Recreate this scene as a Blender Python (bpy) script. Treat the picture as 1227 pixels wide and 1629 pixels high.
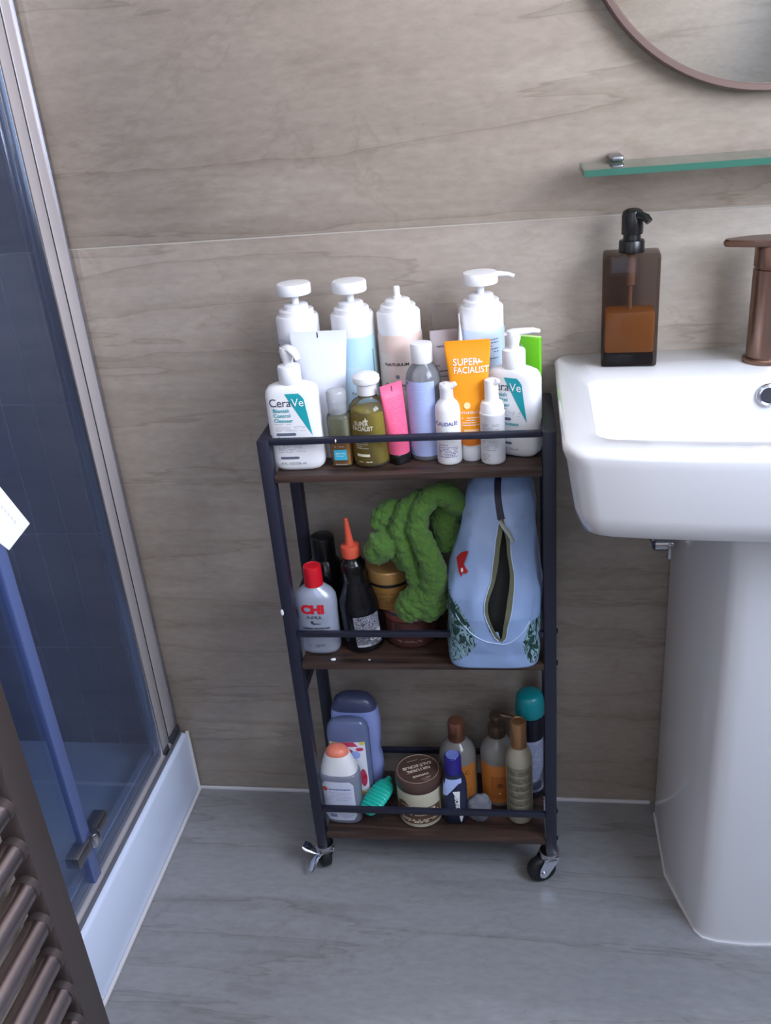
import bpy, bmesh, math, random
from mathutils import Vector, Matrix, noise
random.seed(7)
PI = math.pi
for o in list(bpy.data.objects): bpy.data.objects.remove(o)
scn = bpy.context.scene
C = scn.collection

# ------------------------------------------------------------------ camera
CAMP = (0.3667, -1.3768, 1.2886)
YAW, PITCH, ROLL, FPX = -0.1734, -0.4438, -0.0899, 1453.84
d = Vector((math.sin(YAW)*math.cos(PITCH), math.cos(YAW)*math.cos(PITCH), math.sin(PITCH)))
r0 = Vector((math.cos(YAW), -math.sin(YAW), 0)); u0 = r0.cross(d)
rr = r0*math.cos(ROLL)+u0*math.sin(ROLL); uu = -r0*math.sin(ROLL)+u0*math.cos(ROLL)
cd = bpy.data.cameras.new('camera'); cam = bpy.data.objects.new('camera', cd); C.objects.link(cam)
cd.sensor_fit = 'HORIZONTAL'; cd.sensor_width = 36; cd.lens = FPX/1227*36; cd.clip_start = .01
cam.matrix_world = Matrix(((rr.x, uu.x, -d.x, CAMP[0]), (rr.y, uu.y, -d.y, CAMP[1]), (rr.z, uu.z, -d.z, CAMP[2]), (0, 0, 0, 1)))
scn.camera = cam
# ------------------------------------------------------------------ light
w = bpy.data.worlds.new('World'); scn.world = w; w.use_nodes = True
w.node_tree.nodes['Background'].inputs[0].default_value = (.55, .70, 1, 1)
w.node_tree.nodes['Background'].inputs[1].default_value = .6
# daylight through the window in the right-hand wall
WY0, WY1, WZ0, WZ1, WX = -1.75, -0.50, 1.15, 2.15, 1.36
ld = bpy.data.lights.new('window_daylight', 'AREA'); ld.shape = 'RECTANGLE'; ld.size = WZ1-WZ0-.06; ld.size_y = WY1-WY0-.06
ld.energy = 40; ld.color = (.58, .74, 1.0)        # blue sky, seen looking up and out
lo = bpy.data.objects.new('window_daylight', ld); C.objects.link(lo)
lo.location = (WX+.02, (WY0+WY1)/2, (WZ0+WZ1)/2); lo.rotation_euler = (0, PI/2-.35, 0)
ld2 = bpy.data.lights.new('window_ground_light', 'AREA'); ld2.shape = 'RECTANGLE'; ld2.size = ld.size; ld2.size_y = ld.size_y
ld2.energy = 23; ld2.color = (1.0, .80, .60)      # warm light thrown up from the sunlit ground outside
lo2 = bpy.data.objects.new('window_ground_light', ld2); C.objects.link(lo2); lo2.location = (WX+.03, (WY0+WY1)/2, (WZ0+WZ1)/2); lo2.rotation_euler = (0, PI/2+.5, 0)
# unseen smaller window added in the near wall as frontal fill
VX0, VX1, VZ0, VZ1, VY = -.15, .62, .95, 2.0, -2.3
ld3 = bpy.data.lights.new('near_fill_light', 'AREA'); ld3.shape = 'RECTANGLE'; ld3.size = VX1-VX0-.06; ld3.size_y = VZ1-VZ0-.06
ld3.energy = 4.5; ld3.color = (.58, .74, 1.0)
lo3 = bpy.data.objects.new('near_fill_light', ld3); C.objects.link(lo3); lo3.location = ((VX0+VX1)/2, VY-.02, (VZ0+VZ1)/2); lo3.rotation_euler = (PI/2-.15, 0, 0)
scn.view_settings.view_transform = 'Standard'; scn.view_settings.look = 'None'
scn.view_settings.gamma = 1; scn.view_settings.use_curve_mapping = False
scn.view_settings.exposure = 0.35
scn.cycles.transparent_max_bounces = 32; scn.cycles.max_bounces = 12; scn.cycles.diffuse_bounces = 6

# ------------------------------------------------------------------ materials
def lin(r, g, b):
    f = lambda v: (v/255/12.92) if v/255 <= .04045 else ((v/255+.055)/1.055)**2.4
    return (f(r), f(g), f(b), 1)
MATS = {}
def mat(name, rgb, rough=.45, metal=0, bump=0, bscale=200, var=0, vscale=30, spec=.5, coat=0, sheen=0):
    if name in MATS: return MATS[name]
    m = bpy.data.materials.new(name); m.use_nodes = True; nt = m.node_tree; b = nt.nodes['Principled BSDF']
    col = lin(*rgb)
    b.inputs['Base Color'].default_value = col; b.inputs['Roughness'].default_value = rough
    b.inputs['Metallic'].default_value = metal; b.inputs['Specular IOR Level'].default_value = spec
    b.inputs['Coat Weight'].default_value = coat; b.inputs['Sheen Weight'].default_value = sheen
    tc = nt.nodes.new('ShaderNodeTexCoord')
    if var:
        n = nt.nodes.new('ShaderNodeTexNoise'); n.inputs['Scale'].default_value = vscale; n.inputs['Detail'].default_value = 4
        nt.links.new(tc.outputs['Object'], n.inputs['Vector'])
        mx = nt.nodes.new('ShaderNodeMix'); mx.data_type = 'RGBA'
        mx.inputs[6].default_value = tuple(c*(1-var) for c in col[:3])+(1,); mx.inputs[7].default_value = tuple(min(1, c*(1+var)) for c in col[:3])+(1,)
        nt.links.new(n.outputs['Fac'], mx.inputs[0]); nt.links.new(mx.outputs[2], b.inputs['Base Color'])
    if bump:
        n = nt.nodes.new('ShaderNodeTexNoise'); n.inputs['Scale'].default_value = bscale; n.inputs['Detail'].default_value = 3
        nt.links.new(tc.outputs['Object'], n.inputs['Vector'])
        bp = nt.nodes.new('ShaderNodeBump'); bp.inputs['Strength'].default_value = bump; bp.inputs['Distance'].default_value = .002
        nt.links.new(n.outputs['Fac'], bp.inputs['Height']); nt.links.new(bp.outputs['Normal'], b.inputs['Normal'])
    MATS[name] = m; return m
def clear(name, tint, haze=.0, hazecol=(255, 255, 255), rough=.03, gloss=1.0):
    """see-through plastic or glass: tinted transparency, fresnel gloss and a little haze"""
    if name in MATS: return MATS[name]
    m = bpy.data.materials.new(name); m.use_nodes = True; nt = m.node_tree
    nt.nodes.remove(nt.nodes['Principled BSDF']); out = nt.nodes['Material Output']
    t = nt.nodes.new('ShaderNodeBsdfTransparent'); t.inputs[0].default_value = lin(*tint)
    g = nt.nodes.new('ShaderNodeBsdfGlossy'); g.inputs['Roughness'].default_value = rough
    fr = nt.nodes.new('ShaderNodeFresnel'); fr.inputs[0].default_value = 1.45
    base = t
    if haze:
        df = nt.nodes.new('ShaderNodeBsdfDiffuse'); df.inputs[0].default_value = lin(*hazecol)
        tl = nt.nodes.new('ShaderNodeBsdfTranslucent'); tl.inputs[0].default_value = lin(*hazecol)
        ad = nt.nodes.new('ShaderNodeMixShader'); ad.inputs[0].default_value = .4
        nt.links.new(df.outputs[0], ad.inputs[1]); nt.links.new(tl.outputs[0], ad.inputs[2])
        mh = nt.nodes.new('ShaderNodeMixShader'); mh.inputs[0].default_value = haze
        nt.links.new(t.outputs[0], mh.inputs[1]); nt.links.new(ad.outputs[0], mh.inputs[2]); base = mh
    mg = nt.nodes.new('ShaderNodeMixShader')
    mu = nt.nodes.new('ShaderNodeMath'); mu.operation = 'MULTIPLY'; mu.inputs[1].default_value = gloss
    nt.links.new(fr.outputs[0], mu.inputs[0]); nt.links.new(mu.outputs[0], mg.inputs[0])
    nt.links.new(base.outputs[0], mg.inputs[1]); nt.links.new(g.outputs[0], mg.inputs[2])
    nt.links.new(mg.outputs[0], out.inputs['Surface'])
    MATS[name] = m; return m
def stone(name, light, mid, dark, off=(0, 0, 0), rough=.35, floor=False):
    """beige vein-cut travertine tile: long horizontal bands, thin wavy dark veins, fine pits"""
    m = bpy.data.materials.new(name); m.use_nodes = True; nt = m.node_tree; b = nt.nodes['Principled BSDF']
    N = nt.nodes.new; L = nt.links.new
    tc = N('ShaderNodeTexCoord'); mp = N('ShaderNodeMapping'); mp.inputs['Location'].default_value = off
    L(tc.outputs['Object'], mp.inputs['Vector'])
    def tex(scale, detail, dist=0, rgh=.55):
        mq = N('ShaderNodeMapping'); mq.inputs['Scale'].default_value = scale; L(mp.outputs[0], mq.inputs['Vector'])
        n = N('ShaderNodeTexNoise'); n.inputs['Scale'].default_value = 1; n.inputs['Detail'].default_value = detail
        n.inputs['Distortion'].default_value = dist; n.inputs['Roughness'].default_value = rgh
        L(mq.outputs[0], n.inputs['Vector']); return n.outputs['Fac']
    def ramp(src, pts):
        r = N('ShaderNodeValToRGB'); L(src, r.inputs[0]); e = r.color_ramp.elements
        while len(e) < len(pts): e.new(.5)
        for el, (p, c) in zip(e, pts): el.position = p; el.color = c if len(c) == 4 else (*c, 1)
        return r.outputs[0]
    k = (1, 9, 9) if not floor else (1, 9, 9)
    a = tex((1.4, 5.5, 5.5), 8, .3, .66); st = tex((1.0, 22, 22), 5, .2, .6); v = tex((.75, 8, 8), 5, .25, .55); v2 = tex((1.6, 3.1, 3.1), 6, .6, .6); f = tex((40, 110, 110), 4, .3); p = tex((90, 240, 240), 2)
    base = ramp(a, [(.28, lin(*dark)), (.45, lin(*mid)), (.55, lin(*mid)), (.72, lin(*light))])
    vein = ramp(v, [(.44, (1, 1, 1)), (.492, (.86, .85, .83)), (.499, (.66, .64, .61)), (.502, (.96, .95, .94)), (.56, (1, 1, 1))])
    vein2 = ramp(v2, [(.490, (1, 1, 1)), (.498, (.82, .80, .77)), (.502, (.98, .98, .97)), (.51, (1, 1, 1))])
    streak = ramp(st, [(.3, (.90, .90, .90)), (.7, (1.05, 1.05, 1.05))])
    grain = ramp(f, [(.3, (.88, .88, .88)), (.7, (1.06, 1.06, 1.06))])
    pit = ramp(p, [(.25, (.8, .8, .8)), (.36, (1, 1, 1))])
    def mul(x, y, fac):
        q = N('ShaderNodeMix'); q.data_type = 'RGBA'; q.blend_type = 'MULTIPLY'; q.inputs[0].default_value = fac
        L(x, q.inputs[6]); L(y, q.inputs[7]); return q.outputs[2]
    L(mul(mul(mul(mul(mul(base, streak, .7), vein, .9), vein2, .6), grain, .9), pit, .8), b.inputs['Base Color'])
    b.inputs['Roughness'].default_value = rough
    bp = N('ShaderNodeBump'); bp.inputs['Strength'].default_value = .15; bp.inputs['Distance'].default_value = .001
    L(f, bp.inputs['Height']); L(bp.outputs[0], b.inputs['Normal'])
    return m
WHITE = mat('white_plastic', (228, 228, 230), .35)
WHITE2 = mat('soft_white_plastic', (228, 230, 234), .45)
METAL = mat('navy_black_paint', (27, 29, 46), .42)
CERAMIC = mat('white_ceramic', (214, 214, 216), .12, coat=.4)
CHROME = mat('chrome', (190, 192, 200), .18, 1)
STEEL = mat('brushed_steel', (150, 150, 158), .35, 1)
BLACKP = mat('black_plastic', (16, 16, 18), .3)
RUBBER = mat('black_rubber', (14, 14, 17), .6)
INK = mat('dark_ink', (50, 52, 66), .6); TEAL = mat('teal_ink', (10, 150, 160), .5); WINK = mat('white_ink', (240, 240, 240), .5)
GREYINK = mat('grey_ink', (120, 124, 140), .6); REDINK = mat('red_ink', (200, 22, 40), .5)

# ------------------------------------------------------------------ mesh helpers
def obj(name, bm, m, parent=None, sharp=38, smooth=True):
    me = bpy.data.meshes.new(name)
    if isinstance(bm, tuple): me.from_pydata(bm[0], [], bm[1]); me.update()
    else:
        bmesh.ops.recalc_face_normals(bm, faces=bm.faces); bm.to_mesh(me); bm.free()
    if smooth:
        for p in me.polygons: p.use_smooth = True
        me.set_sharp_from_angle(angle=math.radians(sharp))
    me.materials.append(m)
    o = bpy.data.objects.new(name, me); C.objects.link(o); o.parent = parent
    return o
def tag(o, label, cat, group=None):
    o['label'] = label; o['category'] = cat
    if group: o['group'] = group
    return o
def thing(name, label, cat, loc=(0, 0, 0), rz=0, group=None, lean=(0, 0)):
    o = bpy.data.objects.new(name, None); C.objects.link(o); o.empty_display_size = .02
    o.location = loc; o.rotation_euler = (lean[0], lean[1], rz); return tag(o, label, cat, group)
def struct(name, bm, m, parent=None, **k):
    o = obj(name, bm, m, parent, **k)
    if parent is None: o['kind'] = 'structure'
    return o
def box(x0, x1, y0, y1, z0, z1, bev=0, seg=2, bm=None):
    b2 = bmesh.new()
    bmesh.ops.create_cube(b2, size=1)
    bmesh.ops.transform(b2, matrix=Matrix.Translation(((x0+x1)/2, (y0+y1)/2, (z0+z1)/2)) @ Matrix.Diagonal((x1-x0, y1-y0, z1-z0, 1)), verts=b2.verts)
    if bev: bmesh.ops.bevel(b2, geom=b2.edges[:], offset=bev, segments=seg, affect='EDGES', profile=.5)
    if bm is None: return b2
    return merge(bm, b2)
def merge(a, b):
    me = bpy.data.meshes.new('tmp'); b.to_mesh(me); b.free(); a.from_mesh(me); bpy.data.meshes.remove(me); return a
def sup(t, a, b, n):
    c, s = math.cos(t), math.sin(t)
    return a*math.copysign(abs(c)**(2/n), c), b*math.copysign(abs(s)**(2/n), s)
def norm(secs):
    out = []
    for s in secs:
        s = list(s)
        if len(s) == 2: s = [s[1], s[0], s[0]]           # (r, z)
        z, a, b = s[:3]; n = s[3] if len(s) > 3 else 2; cx = s[4] if len(s) > 4 else 0; cy = s[5] if len(s) > 5 else 0
        out.append((z, a, b, n, cx, cy))
    return out
def loft(secs, seg=40, cap=True, bm=None):
    """skin of superellipse sections (z, a, b, n, cx, cy) or (radius, z), bottom to top"""
    bm = bm or bmesh.new(); rings = []
    for z, a, b, n, cx, cy in norm(secs):
        rg = []
        for i in range(seg):
            x, y = sup(2*PI*i/seg, max(a, 1e-5), max(b, 1e-5), n); rg.append(bm.verts.new((x+cx, y+cy, z)))
        rings.append(rg)
    for A, B in zip(rings, rings[1:]):
        for i in range(seg):
            j = (i+1) % seg; bm.faces.new((A[i], A[j], B[j], B[i]))
    if cap: bm.faces.new(rings[0][::-1]); bm.faces.new(rings[-1])
    return bm
def tube(pts, rad, seg=10, bm=None, cap=True, flat=1.0):
    bm = bm or bmesh.new(); pts = [Vector(p) for p in pts]; R = rad if isinstance(rad, (list, tuple)) else [rad]*len(pts)
    prev = None; rings = []; up = Vector((0, 0, 1))
    for i, p in enumerate(pts):
        t = (pts[min(i+1, len(pts)-1)]-pts[max(i-1, 0)]).normalized()
        if prev is None:
            s = t.cross(up)
            if s.length < 1e-3: s = t.cross(Vector((1, 0, 0)))
            s.normalize()
        else: s = (prev - t*prev.dot(t)).normalized()
        prev = s; q = t.cross(s)
        rings.append([bm.verts.new(p+(s*math.cos(2*PI*k/seg)*R[i]+q*math.sin(2*PI*k/seg)*R[i]*flat)) for k in range(seg)])
    for A, B in zip(rings, rings[1:]):
        for k in range(seg):
            j = (k+1) % seg; bm.faces.new((A[k], A[j], B[j], B[k]))
    if cap: bm.faces.new(rings[0][::-1]); bm.faces.new(rings[-1])
    return bm
def prism(poly, z0, z1, bm=None, bev=0):
    b2 = bmesh.new()
    lo_ = [b2.verts.new((x, y, z0)) for x, y in poly]; hi = [b2.verts.new((x, y, z1)) for x, y in poly]
    b2.faces.new(lo_[::-1]); b2.faces.new(hi); n = len(poly)
    for i in range(n): b2.faces.new((lo_[i], lo_[(i+1) % n], hi[(i+1) % n], hi[i]))
    if bev: bmesh.ops.bevel(b2, geom=b2.edges[:], offset=bev, segments=2, affect='EDGES')
    return b2 if bm is None else merge(bm, b2)
def xform(bm, M): bmesh.ops.transform(bm, matrix=M, verts=bm.verts); return bm
class Surf:
    """front (-y) face of a loft, for print and labels that lie on it"""
    def __init__(s, secs): s.s = norm(secs)
    def at(s, z):
        S = s.s
        if z <= S[0][0]: return S[0]
        for A, B in zip(S, S[1:]):
            if A[0] <= z <= B[0] and B[0] > A[0]:
                t = (z-A[0])/(B[0]-A[0]); return tuple(p+(q-p)*t for p, q in zip(A, B))
        return S[-1]
    def __call__(s, x, z, off=.0004):
        _, a, b, n, cx, cy = s.at(z); k = min(.995, abs(x-cx)/max(a, 1e-6)); 
        y = b*(1-k**n)**(1/n)
        return (min(max(x, cx-a*.995), cx+a*.995), cy-y-off, z)
def strip(S, rows, nx=10, off=.0004):
    """patch on surface S from rows (z, x_left, x_right)"""
    v = []; f = []
    for z, xl, xr in rows:
        for i in range(nx+1): v.append(S(xl+(xr-xl)*i/nx, z, off))
    for j in range(len(rows)-1):
        for i in range(nx):
            a = j*(nx+1)+i; f.append((a, a+1, a+nx+2, a+nx+1))
    return v, f
def patch(S, x0, x1, z0, z1, nz=6, nx=12, off=.0004, rc=0):
    rows = []
    for j in range(nz+1):
        z = z0+(z1-z0)*j/nz; e = 0
        if rc:
            q = min(z-z0, z1-z)
            if q < rc: e = rc-math.sqrt(max(0, rc*rc-(rc-q)**2))
        rows.append((z, x0+e, x1-e))
    return strip(S, rows, nx, off)
def ellipse(S, cx, cz, rx, rz, off=.0006, n=16):
    v = [S(cx, cz, off)]+[S(cx+rx*math.cos(2*PI*i/n), cz+rz*math.sin(2*PI*i/n), off) for i in range(n)]
    return v, [(0, i+1, (i+1) % n+1) for i in range(n)]
def polyfan(S, pts, off=.0006):
    cx = sum(p[0] for p in pts)/len(pts); cz = sum(p[1] for p in pts)/len(pts); n = len(pts)
    return [S(cx, cz, off)]+[S(x, z, off) for x, z in pts], [(0, i+1, (i+1) % n+1) for i in range(n)]
def join(*ms):
    V = []; F = []
    for v, f in ms:
        o = len(V); V += list(v); F += [tuple(i+o for i in q) for q in f]
    return V, F
TC = bpy.data.curves.new('lettering_curve', 'FONT'); TO = bpy.data.objects.new('lettering_curve', TC); C.objects.link(TO)
def glyphs(s, size, bold=0, align='LEFT', sx=1.0):
    TC.body = s; TC.size = size; TC.offset = bold; TC.align_x = align; TC.resolution_u = 3; TC.space_line = .95; TC.dimensions = '2D'; TC.fill_mode = 'FRONT'
    bpy.context.view_layer.update()
    me = bpy.data.meshes.new_from_object(TO.evaluated_get(bpy.context.evaluated_depsgraph_get()))
    v = [(p.co.x*sx, p.co.y) for p in me.vertices]; f = [tuple(p.vertices) for p in me.polygons]
    bpy.data.meshes.remove(me); return v, f
def words(S, s, x, z, size, bold=0, align='CENTER', rot=0, off=.0007, sx=1.0):
    v, f = glyphs(s, size, bold, align, sx); c, q = math.cos(rot), math.sin(rot)
    return [S(x+a*c-b*q, z+a*q+b*c, off) for a, b in v], f
def print_rows(S, x0, x1, z0, z1, rows, h=.0006, off=.0006, fill=.8):
    """unreadably small print, as rows of word-length dashes"""
    ms = []
    for k in range(rows):
        z = z1-(z1-z0)*(k+.5)/rows; x = x0; end = x0+(x1-x0)*(random.uniform(.6, 1) if k % 3 == 2 else 1)
        while x < end:
            L = random.uniform(.0015, .005); e = min(x+L, end)
            if random.random() < fill: ms.append(strip(S, [(z-h/2, x, e), (z+h/2, x, e)], 2, off))
            x = e+.0008
    return join(*ms) if ms else ([], [])

# ------------------------------------------------------------------ the room
wallm = stone('wall_travertine', (178, 167, 155), (160, 148, 136), (142, 130, 118), (3.1, 0, .35))
wallm2 = stone('wall_travertine_upper', (176, 164, 151), (158, 145, 132), (136, 122, 110), (6.3, 0, 1.9))
floorm = stone('floor_travertine', (158, 157, 159), (140, 139, 141), (118, 116, 117), (1.7, 0.4, 0), .38, True)
GROUT = mat('grout', (176, 168, 158), .8); PAINT = mat('ceiling_paint', (235, 232, 226), .8)
LX, RX, NY = -.31, 1.36, -2.3           # left wall beside the shower, right wall, near wall
struct('floor', box(-1.3, RX+.1, NY-.1, .1, -.1, 0), floorm)
struct('ceiling', box(-1.3, RX+.1, NY-.1, .1, 2.4, 2.5), PAINT)
wb = struct('wall_back', box(-1.3, RX+.1, .0012, .1, 0, 2.4), GROUT)
struct('tile', box(-.335, RX, 0, .006, .0, 1.0838, .0006), wallm, wb)
struct('tile', box(-.335, RX, 0, .006, 1.0862, 2.4, .0006), wallm2, wb)
wr = bmesh.new()
box(RX, RX+.1, NY, 0, 0, WZ0, bm=wr); box(RX, RX+.1, NY, 0, WZ1, 2.4, bm=wr)
box(RX, RX+.1, NY, WY0, WZ0, WZ1, bm=wr); box(RX, RX+.1, WY1, 0, WZ0, WZ1, bm=wr)
struct('wall_right', wr, wallm)
wn = bmesh.new()
box(-1.3, VX0, NY-.1, NY, 0, 2.4, bm=wn); box(VX1, RX+.1, NY-.1, NY, 0, 2.4, bm=wn); box(VX0, VX1, NY-.1, NY, 0, VZ0, bm=wn); box(VX0, VX1, NY-.1, NY, VZ1, 2.4, bm=wn)
struct('wall_near', wn, wallm2)
struct('wall_left', box(LX-.09, LX, NY, -.53, 0, 2.4), wallm)
struct('wall_shower', box(-1.3, -1.2, NY, 0, 0, 2.4), GROUT)
struct('wall_shower_end', box(-1.2, LX-.09, -.61, -.53, 0, 2.4), GROUT)
wf = bmesh.new()
for a in ((WY0, WY0+.05, WZ0, WZ1), (WY1-.05, WY1, WZ0, WZ1), (WY0+.05, WY1-.05, WZ0, WZ0+.05), (WY0+.05, WY1-.05, WZ1-.05, WZ1)):
    box(RX+.03, RX+.07, *a, bm=wf)
win = struct('window_1', wf, WHITE)
wf = bmesh.new()
for a in ((VX0, VX0+.05, VZ0, VZ1), (VX1-.05, VX1, VZ0, VZ1), (VX0+.05, VX1-.05, VZ0, VZ0+.05), (VX0+.05, VX1-.05, VZ1-.05, VZ1)):
    box(a[0], a[1], NY-.07, NY-.03, a[2], a[3], bm=wf)
struct('added_fill_window', wf, WHITE)  # frame of the added fill window, out of view behind the camera
# white silicone bead at the wall foot
CAULK = mat('white_silicone', (205, 203, 205), .5)
struct('trim_1', box(-.315, .585, -.006, 0, 0, .0075, .002), CAULK)

# dark slim tiles inside the shower, each its own tile
DT = [mat('dark_slate_tile_%d' % i, c, .28, bump=.1, bscale=40, var=.25, vscale=18) for i, c in enumerate(((52, 55, 66), (46, 49, 60), (58, 60, 70)))]
GD = mat('shower_grout', (140, 142, 152), .8)
sb = struct('wall_shower_back', box(-1.2, -.36, -.003, .0012, 0, 2.4), GD)
tm = {}
PX, PZ = .0575, .2463
for i in range(15):
    x1 = -.345-i*PX
    for j in range(-1, 7):
        z0 = .345+j*PZ; key = (i == 0)
        k = (i*7+j*5) % 3
        if k not in tm:
            t = struct('tile', box(-PX+.0016, -.0016, -.0045, .003, .0016, PZ-.0016, .0006, 1), DT[k], sb); tm[k] = t.data
        else:
            t = bpy.data.objects.new('tile', tm[k]); C.objects.link(t); t.parent = sb
        t.location = (x1, 0, z0)

# shower tray
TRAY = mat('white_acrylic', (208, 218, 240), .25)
tr = thing('shower_tray', 'white acrylic shower tray with a raised kerb beside the floor', 'shower tray', (-.313, 0, 0))
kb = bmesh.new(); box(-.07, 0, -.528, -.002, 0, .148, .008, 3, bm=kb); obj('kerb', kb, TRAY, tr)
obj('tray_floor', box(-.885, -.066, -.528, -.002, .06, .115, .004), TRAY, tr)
obj('silicone_seam', box(-.001, .006, -.528, -.002, 0, .006, .002), CAULK, tr)
obj('silicone_seam', tube([(.0, -.004, z/10*.147) for z in range(11)], .004, 8), CAULK, tr)

# shower screen
GX = -.338
scr = thing('shower_screen', 'framed glass shower door with chrome wall profile on white tray', 'shower door', (GX, 0, .148))
PANE = clear('shower_glass', (228, 236, 246), .09, (130, 148, 196), .05, .55)
DARKSEAL = mat('black_seal', (20, 20, 24), .5)
PROF = mat('satin_aluminium', (206, 200, 203), .34, .5)
wp = bmesh.new(); box(-.02, .007, -.045, -.001, .002, 2.0, .002, bm=wp); obj('wall_profile', wp, PROF, scr)
obj('profile_ridge', box(.006, .0095, -.014, -.006, .002, 2.0, .001), CHROME, scr)
obj('profile_seal', box(-.012, .0055, -.049, -.045, .002, 2.0), DARKSEAL, scr)
obj('door_stile', box(-.012, .0065, -.083, -.049, .004, 2.0, .002), PROF, scr)
obj('stile_bead', box(-.006, .0085, -.088, -.083, .004, 2.0, .001), CHROME, scr)
obj('glass_pane', box(-.003, .003, -.372, -.086, .008, 1.98), PANE, scr)
p2 = obj('glass_pane', box(-.003, .003, -.528, -.38, .008, 1.98), PANE, scr)
SEAL = clear('blue_pvc_seal', (190, 204, 240), .5, (150, 170, 226), .2, .6)
obj('vertical_seal', box(-.006, .006, -.392, -.368, .004, 1.98, .002), SEAL, scr)
obj('seal_core', box(-.008, .003, -.374, -.370, .004, 1.98), mat('blue_seal_core', (90, 106, 165), .4), scr)
rl = obj('bottom_rail', box(-.012, .010, -.528, -.03, .0, .009, .003), PROF, scr)
obj('rail_bead', box(.010, .017, -.528, -.012, .0, .004, .0015), mat('grey_rubber', (96, 98, 108), .5), scr)
for nm, a in (('corner_block', (-.014, .012, -.05, -.004, .0, .02)), ('corner_block', (-.014, .010, -.085, -.058, .0, .014))):
    obj(nm, box(*a, .003), mat('dark_grey_plastic', (52, 54, 62), .5), scr)
hg = obj('hinge', box(-.012, .012, -.425, -.318, .074, .096, .003), STEEL, scr)
obj('hinge_pin', xform(loft([(.0, .010), (.009, .011), (.011, .014), (.011, .034), (.009, .037), (0, .038)], 20), Matrix.Translation((.012, -.372, .064))), CHROME, scr)
# drops and smears on the glass
# white card on the shower glass
CARD = mat('white_card', (248, 248, 248), .6)
cardt = thing('paper_card', 'white paper card stuck slanted on the shower glass at left edge', 'card', (GX+.0066, -.334, .755))
ca, cb = Vector((.0308, .0055)), Vector((-.0322, -.0033))
cv = bmesh.new(); q4 = [ca, cb, cb+Vector((-.62, .78))*.10, ca+Vector((-.49, .87))*.10]
A = [cv.verts.new((0, p.x, p.y)) for p in q4]; B = [cv.verts.new((.0006, p.x, p.y)) for p in q4]
cv.faces.new(A); cv.faces.new(B[::-1])
for k in range(4): cv.faces.new((A[k], A[(k+1) % 4], B[(k+1) % 4], B[k]))
obj('sheet', cv, CARD, cardt)
vv = []; ff = []
for k in range(5):
    o_ = Vector((-.004, .022))+Vector((-.0052, .0086))*k*.9; n = len(vv)
    for dx, dz in ((0, 0), (.004, .001), (.003, .006), (-.001, .005)): vv.append((.0009, o_.x+dx, o_.y+dz))
    ff.append((n, n+1, n+2, n+3))
obj('pencil_marks', (vv, ff), mat('faint_pencil', (222, 222, 226), .7), cardt)

# ------------------------------------------------------------------ towel radiator
BRONZE = mat('dark_bronze', (92, 82, 80), .4, .6); BRONZE2 = mat('bronze_tube', (178, 164, 166), .3, 1)
rad = thing('towel_radiator', 'dark bronze ladder towel radiator with round rungs beside the shower', 'radiator', (-.22, -.63, 0))
obj('upright', box(-.032, 0, -.022, .023, .03, 1.05, .003), BRONZE, rad)
obj('upright', box(-.032, 0, -.522, -.477, .03, 1.05, .003), BRONZE, rad)
for k in range(-4, 5):
    z = .385+k*.0615
    if z < .05: continue
    rg = obj('rung', tube([(-.016, -.02, z), (-.016, -.25, z), (-.016, -.48, z)], .0155, 20), BRONZE2, rad)
    obj('collar', tube([(-.016, -.021, z), (-.016, -.032, z)], .0172, 20), BRONZE, rg)
for z in (.12, 1.0):
    obj('wall_bracket', tube([(-.03, -.0, z), (-.089, 0, z)], .009, 10), BRONZE, rad)

# ------------------------------------------------------------------ basin, pedestal, mirror, glass shelf
SXC = .69; RZ = .885
bs = thing('wash_basin', 'white ceramic rectangular wash basin on a pedestal', 'basin', (SXC, 0, .66))
def ring(x0, x1, y0, y1, rad, z, n=7, bow=0):
    pts = []
    for cx, cy, a0 in ((x1-rad, y1-rad, 0), (x0+rad, y1-rad, PI/2), (x0+rad, y0+rad, PI), (x1-rad, y0+rad, 1.5*PI)):
        for i in range(n):
            a = a0+PI/2*i/(n-1); pts.append([cx+rad*math.cos(a), cy+rad*math.sin(a), z])
    # extra points along the front so that it can bow
    i0 = 2*n+n-1; A = pts[i0]; B = pts[i0+1]; ex = [[A[0]+(B[0]-A[0])*t/8, A[1], z] for t in range(1, 8)]
    pts = pts[:i0+1]+ex+pts[i0+1:]
    for p in pts:
        if p[1] < (y0+y1)/2:
            p[1] -= bow*max(0, 1-(p[0]/x1)**2)*min(1, ((y0+y1)/2-p[1])/((y1-y0)/2)*1.0)
    return pts
HW = .285
def sk(rings, cap0=True, cap1=True):
    b = bmesh.new(); R = [[b.verts.new(p) for p in r] for r in rings]; n = len(R[0])
    for A, B in zip(R, R[1:]):
        for i in range(n): b.faces.new((A[i], A[(i+1) % n], B[(i+1) % n], B[i]))
    if cap0: b.faces.new(R[0][::-1])
    if cap1: b.faces.new(R[-1])
    return b
z0 = .66
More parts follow.
